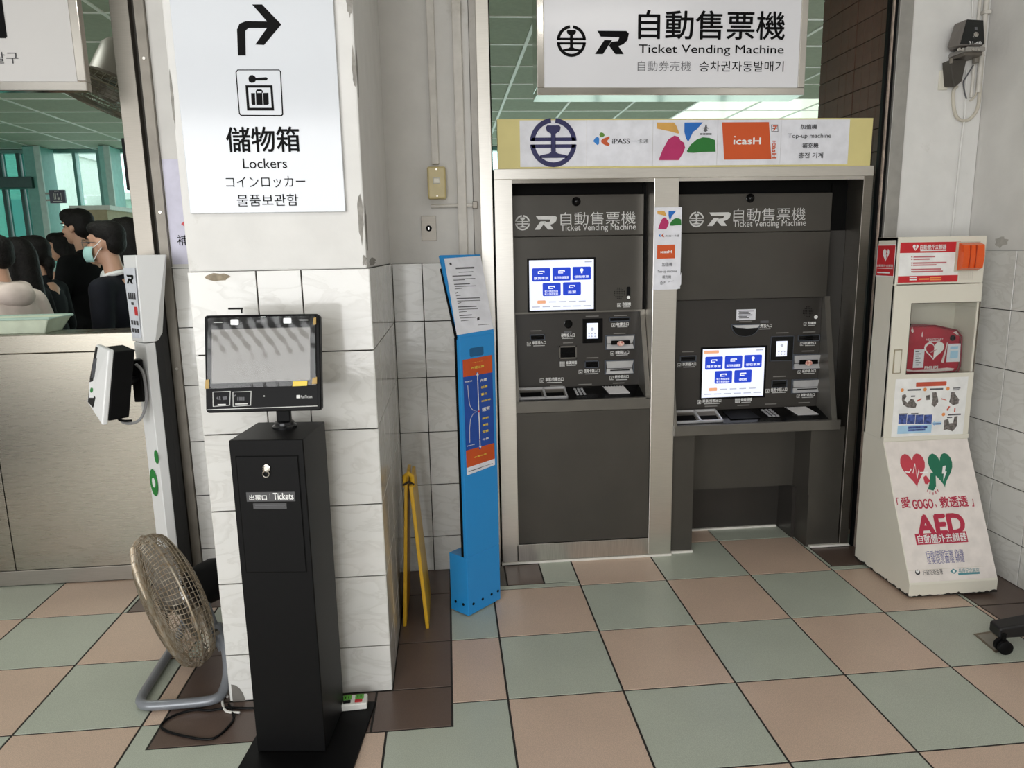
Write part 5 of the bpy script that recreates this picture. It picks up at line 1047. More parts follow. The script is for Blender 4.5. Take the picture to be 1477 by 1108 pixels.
# ================================================================== stainless counter
co = thing('gate_counter', 'brushed stainless steel counter in front of the queue', 'counter', (-2.3, 1.6, 0))
MB().box(-3.3, -1.467, 1.526, 1.74, 1.095, 1.178).build('top_rail', m_steel_h, co, bevel=.004)
MB().box(-2.205, -1.467, 1.530, 1.70, .078, 1.093).build('panel', m_steel_h, co, bevel=.001); MB().box(-3.3, -2.245, 1.530, 1.70, .078, 1.093).build('panel', m_steel_h, co, bevel=.001)
MB().box(-2.243, -2.207, 1.526, 1.70, .078, 1.093).build('stile', m_steel_h, co, bevel=.001); MB().box(-3.3, -1.467, 1.526, 1.70, .004, .076).build('bottom_rail', m_steel_d, co, bevel=.002)
MB().box(-3.3, -1.467, 1.534, 1.70, .0, 1.094).build('core', m_black, co)
# pale green tray on the counter
ty = thing('plastic_tray', 'pale green plastic tray on the steel counter', 'tray', (-2.2, 1.64, 1.178)); m_tray = M('pale_green_plastic', (206, 216, 196), .3)
T0 = YP(1.60); r0 = T0.px(72, 482); r1 = T0.px(78, 458); xa = -2.62; z0, z1 = 1.179, r1[1]
MB().hexa([(xa, 1.585, z0), (r0[0] - .015, 1.585, z0), (r0[0] - .015, 1.72, z0), (xa, 1.72, z0), (xa, 1.585, z0 + .006), (r0[0] - .015, 1.585, z0 + .006), (r0[0] - .015, 1.72, z0 + .006), (xa, 1.72, z0 + .006)]).build('base', m_tray, ty)
def slab(p, q, t): return MB().hexa([p[0], p[1], p[1] + t, p[0] + t, q[0], q[1], q[1] + t, q[0] + t])
slab([V((xa, 1.585, z0)), V((r0[0] - .01, 1.585, z0))], [V((xa - .03, 1.555, z1)), V((r1[0], 1.555, z1))], V((0, .006, 0))).build('wall', m_tray, ty)
slab([V((xa, 1.72, z0)), V((r0[0] - .01, 1.72, z0))], [V((xa - .03, 1.75, z1)), V((r1[0], 1.75, z1))], V((0, .006, 0))).build('wall', m_tray, ty)
slab([V((r0[0] - .01, 1.585, z0)), V((r0[0] - .01, 1.726, z0))], [V((r1[0], 1.555, z1)), V((r1[0], 1.756, z1))], V((-.006, 0, 0))).build('wall', m_tray, ty)
MB().tube([(xa - .03, 1.553, z1), (r1[0] + .003, 1.553, z1), (r1[0] + .003, 1.758, z1), (xa - .03, 1.758, z1)], .006, 8, closed=True).build('rim', M('tray_rim', (166, 190, 178), .3), ty)

# ================================================================== card reader totem
def wpx(x, y, Y): return YP(Y).W(x, y)
m_tw = M('white_totem_shell', (232, 233, 233), .3, var=.01, scale=3)
tt = thing('card_totem', 'tall white card reader totem with black back beside the counter', 'totem', (-1.40, 1.26, 0))
YA, YB_, YCc, YD = 1.30, 1.22, 1.25, 1.32
def vert(x, y, Y, z): p = wpx(x, y, Y); return V((p.x, Y, z))
zj = wpx(207, 496, YB_).z
A0, B0, C1, D0 = [vert(*q) for q in ((194, 500, YA, 0), (211, 507, YB_, 0), (224, 500, YCc, 0), (235, 496, YD, 0))]
def shell(pts0, z0, pts1, z1, name, mat): n = len(pts0); return MB().add([V((p.x, p.y, z0)) for p in pts0] + [V((p.x, p.y, z1)) for p in pts1], [tuple(range(n)), tuple(range(2 * n - 1, n - 1, -1))] + [(i, (i + 1) % n, n + (i + 1) % n, n + i) for i in range(n)]).build(name, mat, tt, bevel=.003)
E0 = V((A0.x - .0, 1.36, 0)); pole = [A0, B0, C1, V((C1.x - .01, 1.34, 0)), E0]
shell(pole, .05, pole, zj, 'pole', m_tw)
bpole = [C1 + V((0, .002, 0)), D0, V((D0.x, 1.38, 0)), V((C1.x, 1.38, 0))]
shell(bpole, .02, bpole, 1.50, 'back_spine', m_blk)
ydr = (YCc - YB_) / (C1.x + .003 - vert(207, 496, YB_, 0).x)
ht = [vert(177, 368, YA, 0), vert(196, 374, YB_, 0), vert(233, 367, YCc, 0), V((vert(233, 367, YCc, 0).x - .01, 1.33, 0)), V((vert(177, 368, YA, 0).x + .02, 1.35, 0))]
hb_ = [A0 + V((-.006, 0, 0)), vert(207, 496, YB_, 0), C1 + V((.003, 0, 0)), V((C1.x, 1.33, 0)), V((E0.x, 1.35, 0))]
ht[2].y = YB_ + ydr * (ht[2].x - ht[1].x); zt_ = wpx(196, 368, YB_).z
shell(hb_, zj + .004, ht, zt_, 'head', m_tw)
HPL = PL(V((hb_[0].x, YA, zj)), (hb_[1] - hb_[0]), (V((ht[0].x, YA, zt_)) - V((hb_[0].x, YA, zj))))
w0 = (hb_[1] - hb_[0]).length; hh = zt_ - zj
def hpp(u, v): return (w0 * (u + .0) + (u - .5) * v * .02, hh * v)
sh2 = flat('print_sheet', HPL, [hpp(.1, .06), hpp(.9, .06), hpp(.95, .86), hpp(.05, .86)], M('cool_white_sheet', (214, 218, 226), .4), tt, .002, .001)
def hb2(u0, v0, u1, v1): p, q = hpp(u0, v0), hpp(u1, v1); return (p[0], p[1], q[0], q[1])
r_logo(HPL, hb2(.22, .68, .8, .78), m_ink, sh2, .0036); flat('red_mark', HPL, rect(*hb2(.6, .32, .85, .42)), m_red, sh2, .0036, .0004)
bars(HPL, [hb2(.2 + .16 * i, .50, .32 + .16 * i, .58) for i in range(4)] + [hb2(.4, .44, .6, .47)] + [hb2(.2 + .22 * i, .12 + .09 * j, .36 + .22 * i, .17 + .09 * j) for i in range(3) for j in range(2)], m_dk, sh2, 'print_marks', .0036)
# green ring emblem low on the pole
PPL = PL(A0, (B0 - A0), (0, 0, 1)); m_gr = M('leaf_green_print', (44, 132, 62), .4); wpole = (B0 - A0).length
def ringm(pl, px_, py_, r, hole):
    a, b = pl.px(px_, py_); o_ = flat('green_ring', pl, disc(a, b, r * .62, 28, r), m_gr, tt, .003, .0006)
    if hole: flat('ring_hole', pl, disc(a, b, hole * .7, 16, hole), m_tw, tt, .0038, .0005)
ringm(PPL, 223, 696, .060, .022); ringm(PPL, 226.5, 659, .030, 0)
for z in (.35, .75, 1.05): MB().cyl(V((D0.x - .02, D0.y - .024, z)), V((D0.x - .022, D0.y - .03, z)), .004, n=8).build('rivet', m_steel, tt)
MB().prism([(A0.x + .02, 1.20), (-1.30, 1.20), (-1.285, 1.40), (A0.x + .02, 1.40)], 'z', .0, .02).build('base_plate', m_blk, tt)
MB().hexa([(B0.x - .01, 1.20, .02), (-1.315, 1.20, .02), (-1.315, 1.30, .02), (B0.x - .01, 1.30, .02), (B0.x - .01, 1.21, .09), (B0.x + .04, 1.21, .07), (B0.x + .04, 1.30, .07), (B0.x - .01, 1.30, .09)]).build('foot_wedge', m_tw, tt, bevel=.002)
MB().box(-1.335, -1.30, 1.22, 1.36, .02, .075).build('foot_box', M('dark_grey_plastic', (52, 52, 54), .4), tt, bevel=.003)
# reader head on its arm
f4 = [wpx(138, 497, 1.13), wpx(125, 580, 1.09), wpx(147, 614, 1.00), wpx(156, 505, 1.04)]
rd = (f4[3] - f4[0]).cross(f4[1] - f4[0]).normalized()
if rd.dot(CAM_C - f4[0]) < 0: rd = -rd
bkv = V((.035, .035, -.004))
mb = MB().hexa([f4[1], f4[2], f4[2] + bkv * .45, f4[1] + bkv * .45, f4[0], f4[3], f4[3] + bkv * .45, f4[0] + bkv * .45]); mb.build('reader_shell', m_tw, tt, bevel=.006, seg=3)
g4 = [p + bkv * .46 for p in f4]; mid = sum(g4, V()) / 4; g4 = [mid + (p - mid) * .93 for p in g4]; b2 = V((.055, .06, .0))
MB().hexa([g4[1], g4[2], g4[2] + b2, g4[1] + b2, g4[0], g4[3], g4[3] + b2, g4[0] + b2]).build('reader_back', m_blk, tt, bevel=.006)
FPr = PL(f4[1], (f4[2] - f4[1]), (f4[0] - f4[1])); 
if FPr.n.dot(CAM_C - f4[0]) < 0: FPr = PL(f4[2], (f4[1] - f4[2]), (f4[0] - f4[1]))
wR, hR = (f4[2] - f4[1]).length, (f4[0] - f4[1]).length
xo = [(wR * .06, hR * .14), (wR * .5, hR * .04), (wR * .62, hR * .2), (wR * .7, hR * .93), (wR * .2, hR * .95), (wR * .05, hR * .5)]
xo = [FPr.px(*p) for p in ((139, 500), (148, 504), (143, 560), (135, 588), (128, 580), (131, 545))]
fa = flat('reader_face', FPr, xo, m_blk_gloss, tt, .0015, .002); flat('reader_icon', FPr, [FPr.px(*p) for p in ((130, 552), (139, 549), (137, 574), (130, 574))], m_tw, fa, .004, .0006); flat('reader_icon', FPr, disc(*FPr.px(134, 563), .010, 14), m_gr, fa, .005, .0006); flat('reader_display', FPr, [FPr.px(*p) for p in ((136, 518), (143, 517), (141, 543), (133, 546))], M('dim_display', (70, 72, 78), .2), fa, .004, .0006)
arm0 = mid + b2 * .8; arm1 = V((A0.x + .02, YA - .03, wpx(203, 545, YA).z)); MB().tube([arm0, (arm0 + arm1) / 2 + V((0, -.02, -.01)), arm1], .018, 10).build('arm', m_blk, tt, smooth=True)
MB().box(A0.x + .006, A0.x + .045, YA - .075, YA - .02, arm1.z - .09, arm1.z + .085).build('arm_bracket', m_blk, tt, bevel=.004)
MB().tube(smoothpath([arm0 + V((-.02, 0, -.07)), wpx(175, 607, 1.16), wpx(200, 607, 1.2), wpx(211, 580, 1.22), wpx(207, 540, 1.215), wpx(196, 525, 1.2)]), .006, 8).build('signal_cable', M('grey_cable', (150, 150, 152), .5), tt, smooth=True)
MB().tube(smoothpath([arm0 + V((-.02, -.01, -.06)), wpx(170, 603, 1.14), wpx(190, 607, 1.18)]), .005, 8).build('signal_cable', m_blk, tt, smooth=True)

# ================================================================== floor fan
m_wire = M('tarnished_wire', (134, 116, 92), .42, .6, rgb2=(168, 160, 146), scale=40); m_blade = M('grey_blade', (138, 132, 124), .35, .3); m_tubeg = M('grey_enamel_tube', (128, 132, 138), .28, .2)
def cage(t, c, n, R, depth_f, depth_r, wm, nrad=60, rings=9):
    c = V(c); n = V(n).normalized(); u, v = perp(n)
    def pt(r, a, h): return c + (u * math.cos(a) + v * math.sin(a)) * r + n * h
    def half(sign, depth, name):
        mb = MB(); prof = [(R, 0), (R * .985, depth * .35), (R * .93, depth * .62), (R * .72, depth * .86), (R * .42, depth * .97), (R * .16, depth)]
        for k in range(nrad):
            a = 2 * math.pi * k / nrad
            mb.tube([pt(r, a + (1 - r / R) * .25 * sign, h * sign) for r, h in prof], .0016, 4)
        for j in range(rings):
            f = j / (rings - 1) * (len(prof) - 1); i = min(int(f), len(prof) - 2); q = f - i; r = prof[i][0] + (prof[i + 1][0] - prof[i][0]) * q; h = prof[i][1] + (prof[i + 1][1] - prof[i][1]) * q
            mb.tube([pt(r, 2 * math.pi * k / 40, h * sign) for k in range(40)], .0017, 4, closed=True)
        mb.build(name, wm, t)['kind'] = 'stuff'
    half(1, depth_f, 'front_grille'); half(-1, depth_r, 'rear_grille')
    MB().tube([pt(R * 1.005, 2 * math.pi * k / 48, 0) for k in range(48)], .005, 8, closed=True).build('rim', wm, t, smooth=True)
    MB().lathe(c + n * (depth_f - .004), n, [(0, R * .17), (.004, R * .17), (.007, R * .1), (.008, .002)], 20).build('grille_boss', wm, t, smooth=True)
    for k in range(3):
        a0 = 2 * math.pi * k / 3 + .5; mb = MB(); rows = []
        for i in range(7):
            r = R * (.14 + .74 * i / 6); wd = .42 * math.sin(math.pi * (.18 + .72 * i / 6)) + .2; row = []
            for j in range(6): s_ = (j / 5 - .5) * 2 * wd; row.append(pt(r, a0 + s_ + .12 * i / 6, -.005 + (j / 5 - .5) * .055))
            rows.append(row)
        vs = [p for r_ in rows for p in r_] + [p - n * .003 for r_ in rows for p in r_]; fs = []
        for i in range(6):
            for j in range(5): a = i * 6 + j; fs += [(a, a + 1, a + 7, a + 6), (a + 42, a + 48, a + 49, a + 43)]
        bd = [i for i in range(6)] + [6 * i + 5 for i in range(1, 7)] + [36 + j for j in range(4, -1, -1)] + [6 * i for i in range(5, 0, -1)]
        for i in range(len(bd)): fs.append((bd[i], bd[(i + 1) % len(bd)], bd[(i + 1) % len(bd)] + 42, bd[i] + 42))
        mb.add(vs, fs); mb.build('blade', m_blade, t, smooth=True)
    MB().lathe(c - n * .03, n, [(0, R * .15), (.05, R * .15), (.06, R * .1), (.062, .002)], 20).build('hub', m_blade, t, smooth=True)
ff = thing('floor_fan', 'rusty wire-caged floor fan on a bent grey tube stand beside the pillar', 'fan', (-1.15, .68, 0))
fc = V((-1.190, 0.70, 0.285)); fn = V((-.75, -.60, -.17)).normalized(); FR_ = .252
cage(ff, fc, fn, FR_, .065, .085, m_wire, 84, 11)
mo = fc - fn * .075
MB().lathe(mo, -fn, [(0, .062), (.01, .075), (.10, .078), (.135, .065), (.145, .03), (.147, .002)], 24).build('motor', m_blk, ff, smooth=True)
mt_ = mo - fn * .075 + V((0, 0, .08)); 
lp = PL(mo - fn * .06 + V((-.02, -.055, .06)), fn.cross(V((0, 0, 1))) * -1, V((0, -.3, 1))); flat('rating_label', lp, rect(-.02, -.01, .02, .018), m_paper, ff, .001, .001)
# tube stand: loop on the floor, arms rising to the pivots
sd = fn.cross(V((0, 0, 1))).normalized()
if sd.y > 0: sd = -sd         # towards the camera
hz = V((fn.x, fn.y, 0)).normalized()
pv_near = wpx(305, 893, .70)
base_pts = [V((-1.235, 1.02, .20)), V((-1.245, .97, .09)), V((-1.262, .90, .026)), V((-1.258, .70, .019)), V((-1.252, .545, .019)), V((-1.238, .500, .019)), V((-1.205, .480, .019)), V((-1.10, .478, .019)), V((-1.02, .483, .019)), V((-.985, .495, .022)), V((-.974, .52, .030)), V((-.972, .57, .06)), V((-.990, .63, .12)), V((-1.030, .675, .175))]
MB().tube(smoothpath(base_pts, 6), .0165, 14).build('tube_stand', m_tubeg, ff, smooth=True)
e_ = base_pts[-1]; MB().tube([e_ + V((.03, -.03, -.06)), e_ + V((0, 0, .0)), e_ + V((-.004, .004, .02))], [.020, .024, .02], 12).build('stand_bracket', m_tubeg, ff, smooth=True)
MB().cyl(e_ + V((.012, -.032, .004)), e_ + V((-.05, .05, .01)), .009, n=12).build('pivot_bolt', m_steel_d, ff)
MB().tube([base_pts[0], fc - fn * .09 + V((0, .05, 0))], .010, 8).build('pivot_strut', m_tubeg, ff)
MB().tube([e_, fc - fn * .11], .012, 8).build('pivot_strut', m_tubeg, ff)
# cords
cf = crop(160, 740, 3.0115)
def cord(pts, r, mat, label, z=.005): 
    o = MB().tube(smoothpath([V((*ZP(z).px(*cf(x, y)), z)) for x, y in pts]), r, 8).build('power_cord', mat, None, smooth=True)
    if label: o.name = 'loose_cable'; tag(o, label, 'cable')
    else: adopt(o, ff)
    return o
cord([(620, 848), (560, 848), (505, 846), (430, 858), (360, 856), (275, 880), (222, 915), (228, 940), (300, 965), (410, 983), (470, 966), (530, 902), (526, 862), (512, 830)], .004, m_blk, None)
cord([(560, 868), (500, 860), (484, 815), (500, 790), (506, 800)], .0042, M('white_cord', (214, 212, 206), .4), 'white cord end curled at the pillar foot')
# ================================================================== ticket kiosk
cK = crop(300, 600, 2.18); cM = crop(280, 380, 3.259)
m_kb = M('black_powder_coat', (9, 9, 10), .5, var=.08, scale=60, spec=.14); m_kb2 = M('black_steel_side', (20, 20, 21), .45, 0, var=.04, scale=10, spec=.22)
ki = thing('ticket_kiosk', 'black pedestal ticket kiosk with wide tilted touch screen before the pillar', 'kiosk', (-.67, .3, 0))
F1, F2 = V((-.783, .214, 0)), V((-.575, .190, 0)); rk = (F2 - F1).normalized(); dk = V((-rk.y, rk.x, 0)); KW = (F2 - F1).length
KZ = .992; KD = .22
KP = PL(F1, rk, (0, 0, 1))
def kbox(a0, a1, d0, d1, z0, z1): 
    P_ = lambda a, d_, z: F1 + rk * a + dk * d_ + V((0, 0, z))
    return MB().hexa([P_(a0, d0, z0), P_(a1, d0, z0), P_(a1, d1, z0), P_(a0, d1, z0), P_(a0, d0, z1), P_(a1, d0, z1), P_(a1, d1, z1), P_(a0, d1, z1)])
kbox(0, KW, 0.003, KD, .012, KZ).build('pedestal', m_kb2, ki, bevel=.003)
kbox(0.0, KW, 0, .004, .012, KZ).build('front_panel', m_kb, ki, bevel=.002)
kbox(-.035, KW + .10, -.10, KD + .03, 0, .010).build('base_plate', m_kb, ki, bevel=.002)
q = pxrect(KP, cK(88, 126), cK(302, 490)); a0, b1 = KP.px(*cK(86, 126)); a1, _ = KP.px(*cK(284, 120)); b0 = KP.px(*cK(215, 492))[1]
g = .0022; flats('door_seam', KP, [rect(a0, b0, a0 + g, b1), rect(a1 - g, b0, a1, b1), rect(a0, b0, a1, b0 + g), rect(a0, b1 - g, a1, b1)], m_black, ki, .0003, .0004)
kd = kbox(a0 + g, a1 - g, -.003, 0, b0 + g, b1 - g).build('door', m_kb, ki, bevel=.001); DP = PL(F1 - dk * .003, rk, (0, 0, 1))
la, lb_ = DP.px(*cK(185, 164)); MB().lathe(DP.P(la, lb_), DP.n, [(0, .011), (.005, .011), (.006, .008), (.003, .007), (.003, .001)], 18).build('lock', m_polish, kd, smooth=True)
MB().tube([DP.P(la - .002 + .009 * math.cos(t), lb_ - .016 + .009 * math.sin(t), .006) for t in [2 * math.pi * i / 20 for i in range(20)]], .0016, 6, closed=True).build('key_ring', m_polish, kd)
def kbx(x0, y0, x1, y1): return pxrect(DP, cK(x0, y0), cK(x1, y1))
flat('label_strip', DP, rect(*kbx(120, 240, 275, 268)), M('dark_grey_label', (66, 66, 68), .4), kd, .0004, .0006); txt('出票口', DP, kbx(130, 248, 186, 264), m_wht, kd, .015, .0018); flat('label_divider', DP, rect(*kbx(194, 244, 196, 264)), m_wht, kd, .0011, .0003); txt('Tickets', DP, kbx(205, 242, 270, 262), m_wht, kd, .02, .0018)
q = kbx(142, 275, 248, 292); flat('small_label', DP, rect(*q), MATS['dark_grey_label'], kd, .0004, .0006); bars(DP, [(q[0] + .006, q[1] + .010, q[2] - .004, q[1] + .012), (q[0] + .003, q[1] + .005, q[2] - .008, q[1] + .007)], m_inkg, kd, 'label_print', .0011)
# neck
nb_ = F1 + rk * (KW * .52) + dk * .15; nb_.z = KZ
MB().lathe(nb_, (0, 0, 1), [(0, .036), (.006, .036), (.010, .030), (.018, .028), (.022, .020)], 28).build('neck_collar', M('black_satin', (40, 40, 42), .2, .4), ki, smooth=True)
MB().box(nb_.x - .020, nb_.x + .020, nb_.y - .012, nb_.y + .012, KZ + .015, 1.19).build('neck', m_kb, ki, bevel=.003)
# monitor
bl, br, tlp, trp = [YP(yy).W(x, y) for x, y, yy in ((297, 596, .235), (463.5, 592, .228), (295, 455, .287), (462, 450, .280))]
rm = (br - bl).normalized(); um = (tlp - bl); um = (um - rm * um.dot(rm)).normalized(); MP = PL(bl, rm, um)
MW = (br - bl).length; MH = MP.px(295, 455)[1]
def mbox(pl, a0, b0, a1, b1, o0, o1): return MB().hexa([pl.P(a0, b0, o0), pl.P(a1, b0, o0), pl.P(a1, b0, o1), pl.P(a0, b0, o1), pl.P(a0, b1, o0), pl.P(a1, b1, o0), pl.P(a1, b1, o1), pl.P(a0, b1, o1)])
mon = MB(); flat_mb(mon, MP, rr(0, 0, MW, MH, .010, 6), -.032, .032); mo_ = mon.build('monitor', m_blk, ki, bevel=.003)
mbox(MP, MW * .28, MH * .15, MW * .68, MH * .62, -.065, -.030).build('mount_block', m_kb, mo_)
def mx(x, y): return MP.px(*cM(x, y))
flat('glass_front', MP, [mx(60, 688), mx(582, 670), mx(574, 240), mx(60, 250)], M('bezel_glass', (7, 7, 8), .22, spec=.06), mo_, .0002, .0012)
fo = PL(MP.O, MP.r, MP.u)
flat('display', MP, [mx(84, 566), mx(546, 548), mx(546, 300), mx(84, 312)], M('sleeping_display', (120, 117, 112), .35), mo_, .0016, .0004)
# loose protective film with creases over the display
def film(n1=46, n2=22):
    P00, P10, P11, P01 = mx(64, 590), mx(574, 572), mx(568, 246), mx(66, 258); vs = []; fs = []
    for j in range(n2 + 1):
        for i in range(n1 + 1):
            u, v = i / n1, j / n2; a = (P00[0] * (1 - u) + P10[0] * u) * (1 - v) + (P01[0] * (1 - u) + P11[0] * u) * v; b = (P00[1] * (1 - u) + P10[1] * u) * (1 - v) + (P01[1] * (1 - u) + P11[1] * u) * v
            wv = 0.0008 * math.sin(52 * u + 17 * v + 1.3 * math.sin(9 * v)) * (.4 + .6 * math.sin(3.1 * u)) + .00012 * math.sin(31 * v - 8 * u)
            vs.append(MP.P(a, b, .0045 + wv))
        
    for j in range(n2):
        for i in range(n1): k = j * (n1 + 1) + i; fs.append((k, k + 1, k + n1 + 2, k + n1 + 1))
    return MB().add(vs, fs)
m_film = glass_mat('clear_film', (.95, .95, .95), .015, .12)
film().build('protective_film', m_film, mo_, smooth=True)
flat('yellow_tab', MP, [mx(466, 578), mx(534, 575), mx(536, 552), mx(468, 555)], M('yellow_tape', (226, 196, 50), .4), mo_, .0085, .0006)
for q_ in ([(56, 590), (76, 588), (74, 545), (58, 548)], [(556, 568), (580, 566), (580, 534), (560, 540)], [(562, 290), (576, 288), (576, 255), (564, 258)]): flat('tape_piece', MP, [mx(*p) for p in q_], M('amber_tape', (168, 134, 52), .4), mo_, .008, .0006)
for q_ in ([(172, 264), (208, 263), (210, 288), (174, 290)], [(420, 258), (456, 257), (458, 282), (422, 283)]): p = [mx(*t) for t in q_]; flat('lamp_window', MP, rr(min(t[0] for t in p), min(t[1] for t in p), max(t[0] for t in p), max(t[1] for t in p), .003), M('lamp_window', (226, 228, 228), .3, emit=.4), mo_, .0016, .0006)
for c_ in ((302, 272), (326, 271)): a, b = mx(*c_); MB().lathe(MP.P(a, b, .0016), MP.n, [(0, .0045), (.001, .0045), (.0012, .003), (.0004, .0026)], 14).build('camera_lens', M('lens_ring', (86, 86, 88), .25), mo_)
bars(MP, [(*mx(94, 280), *mx(134, 276)), (*mx(494, 268), *mx(536, 264)), (*mx(314, 254), *mx(336, 250))], m_silver, mo_, 'bezel_print', .0016)
for x0, x1 in ((88, 172), (182, 270)):
    pts = [mx(x0, 604), mx(x1, 600), mx(x1 - 2, 668), mx(x0 + 1, 674)]; t_ = .0012
    flats('symbol_frame', MP, [[pts[i], pts[(i + 1) % 4], tuple(pts[(i + 1) % 4][k] * .94 + sum(p[k] for p in pts) / 4 * .06 for k in (0, 1)), tuple(pts[i][k] * .94 + sum(p[k] for p in pts) / 4 * .06 for k in (0, 1))] for i in range(4)], m_silver, mo_, .0016, .0003)
flats('card_symbol', MP, [[mx(106, 632), mx(112, 626), mx(118, 640), mx(110, 640)], [mx(118, 626), mx(124, 624), mx(126, 642), mx(120, 642)], [mx(134, 628), mx(154, 624), mx(156, 640), mx(138, 642)]], m_inkg, mo_, .0016, .0003)['kind'] = 'stuff'
flats('barcode_symbol', MP, [[mx(204 + 9 * i, 628), mx(210 + 9 * i, 628), mx(210 + 9 * i, 644), mx(204 + 9 * i, 644)] for i in range(4)] + [[mx(188, 622), mx(196, 616), mx(198, 620), mx(190, 628)]], m_inkg, mo_, .0016, .0003)['kind'] = 'stuff'
bars(MP, [(*mx(112, 668), *mx(150, 661)), (*mx(194, 664), *mx(252, 658))], m_silver, mo_, 'bezel_print', .0016)
a, b = mx(330, 624); flat('indicator', MP, disc(a, b, .0018, 10), m_wht, mo_, .0016, .0004); flat('square_mark', MP, [mx(482, 634), mx(497, 634), mx(497, 619), mx(482, 619)], m_silver, mo_, .0016, .0003); p, q_ = mx(502, 634), mx(556, 620); txt('FunTicket', MP, (p[0], p[1], q_[0], q_[1]), m_silver, mo_, 0.0, .0018)
e0_, e1_ = mx(58, 690), mx(582, 672)
flats('trim_line', MP, [[mx(60, 690), mx(580, 672), mx(580, 669), mx(60, 687)]], m_silver, mo_, .0016, .0003)
MB().tube([MP.P(*mx(218, 232), -.012), MP.P(*mx(217, 208), -.012)], .002, 6).build('hook_stem', m_blk, mo_); a, b = mx(188, 211); mbox(MP, mx(155, 211)[0], b - .002, mx(222, 211)[0], b + .0025, -.016, -.008).build('hook_bar', m_blk, mo_)
# power strip on the base plate
ps = thing('power_strip', 'white power strip with green and red inserts beside the kiosk base', 'power strip', (-.47, .42, 0)); m_wp = M('white_plastic', (228, 228, 222), .3)
Z3 = ZP(.035); pA, pB, pC = [V((*Z3.px(*p), 0)) for p in ((490, 1018), (529, 1014), (533, 996))]
ua = (pB - pA).normalized(); va = V((-ua.y, ua.x, 0)); PSW = (pB - pA).length; PSD = .055
P_ = lambda a, d_, z: pA + ua * a + va * d_ + V((0, 0, z))
MB().hexa([P_(-.05, 0, .0105), P_(PSW, 0, .0105), P_(PSW, PSD, .0105), P_(-.05, PSD, .0105), P_(-.05, 0, .035), P_(PSW, 0, .035), P_(PSW, PSD, .035), P_(-.05, PSD, .035)]).build('body', m_wp, ps, bevel=.005, seg=3)
SPp = PL(P_(0, 0, .035), ua, va)
for k, x in enumerate((.008, .048)):
    flat('socket_insert', SPp, rr(x, .026, x + .028, .050, .003), M('leaf_green_plastic', (96, 176, 60), .4), ps, .0004, .0014); flats('socket_slits', SPp, [rect(x + .007, .032, x + .010, .044), rect(x + .017, .032, x + .020, .044)], m_black, ps, .002, .0004)
for k, (x, mt) in enumerate(((.010, m_blk), (.048, m_red))): flat('switch_rocker', SPp, rr(x, .008, x + .024, .019, .002), mt, ps, .0004, .004)

# ================================================================== folded yellow caution board
yb = thing('caution_board', 'yellow folding caution board standing edge-on behind the pillar corner', 'caution board', (-.335, 1.05, 0)); m_yc = M('yellow_plastic', (218, 172, 40), .35, var=.04, scale=6)
def leaf(x0, x1, zt, y0, y1): 
    t = .014; return MB().hexa([(x0 - t / 2, y0, 0), (x0 + t / 2, y0, 0), (x0 + t / 2, y1, 0), (x0 - t / 2, y1, 0), (x1 - t / 2, y0 + .02, zt), (x1 + t / 2, y0 + .02, zt), (x1 + t / 2, y1 - .02, zt), (x1 - t / 2, y1 - .02, zt)])
leaf(-.378, -.347, .60, .93, 1.24).build('leaf', m_yc, yb, bevel=.003); leaf(-.285, -.327, .60, .90, 1.21).build('leaf', m_yc, yb, bevel=.003)
MB().tube([(-.352, .965, .585), (-.350, .96, .63), (-.337, .955, .642), (-.324, .96, .63), (-.322, .965, .585)], .010, 10).build('hinge_handle', m_yc, yb, smooth=True)
MB().tube([(-.356, .955, .595), (-.337, .940, .612), (-.318, .955, .595)], .005, 8).build('tie_cord', M('dark_cord', (52, 44, 34), .7), yb)
# ================================================================== platform side, beyond the counter
struct(MB().box(-40, 40, 8.6, 60, -.2, -.1).build('ground', M('pale_forecourt', (196, 198, 190), .8, var=.06, scale=1)))
def wcol(name, x0, x1, y, label, mat): 
    a = YP(y).px(x0, 300)[0]; b = YP(y).px(x1, 300)[0]; t = thing(name, label, 'column', ((a + b) / 2, y, 0)); MB().box(a, b, y, y + .35, 0, 2.915).build('shaft', mat, t, bevel=.01); MB().box(b - .05, b + .02, y - .03, y, 0, 2.915).build('edge_strip', M('pale_teal_strip', (186, 216, 208), .3), t); return t
wcol('teal_column', 43, 67, 8.05, 'broad teal steel column in front of the glazed wall', M('teal_paint', (120, 184, 174), .4)); wcol('teal_column', 151, 166, 8.05, 'slim teal steel column behind the masked man', M('light_teal_paint', (150, 210, 202), .4))
a = YP(8.0).px(-40, 263)[0]; b = YP(8.0).px(46, 263)[0]; z = YP(8.0).px(20, 263)[1]
tag(MB().box(a, b, 8.0, 8.2, z - .07, z + .07).build('cross_beam', MATS['dark_teal_mullion'], None, bevel=.01), 'dark teal beam across the glazing beside the broad column', 'beam')
q0, q1 = YP(7.9).W(-10, 430), YP(7.9).W(52, 472); tag(MB().tube([q0, q1], .03, 10).build('stair_rail', MATS['teal_grey_mullion'], None), 'sloping teal stair rail behind the queue', 'rail')
# beige booth
K_ = YP(7.2); q = pxrect(K_, (101, 297), (160, 352)); bo = thing('ticket_booth', 'beige booth with pale frame behind the young man', 'booth', ((q[0] + q[2]) / 2, 7.4, 0)); 
MB().box(q[0] + .04, q[2], 7.2, 7.9, 0, q[3] - .05).build('wall', M('beige_board', (176, 166, 136), .7), bo); MB().box(q[0], q[2] + .05, 7.17, 7.95, q[3] - .05, q[3]).build('roof_edge', M('pale_frame', (214, 222, 214), .5), bo); MB().box(q[0], q[0] + .05, 7.17, 7.22, 0, q[3] - .05).build('corner_post', MATS['pale_frame'], bo)
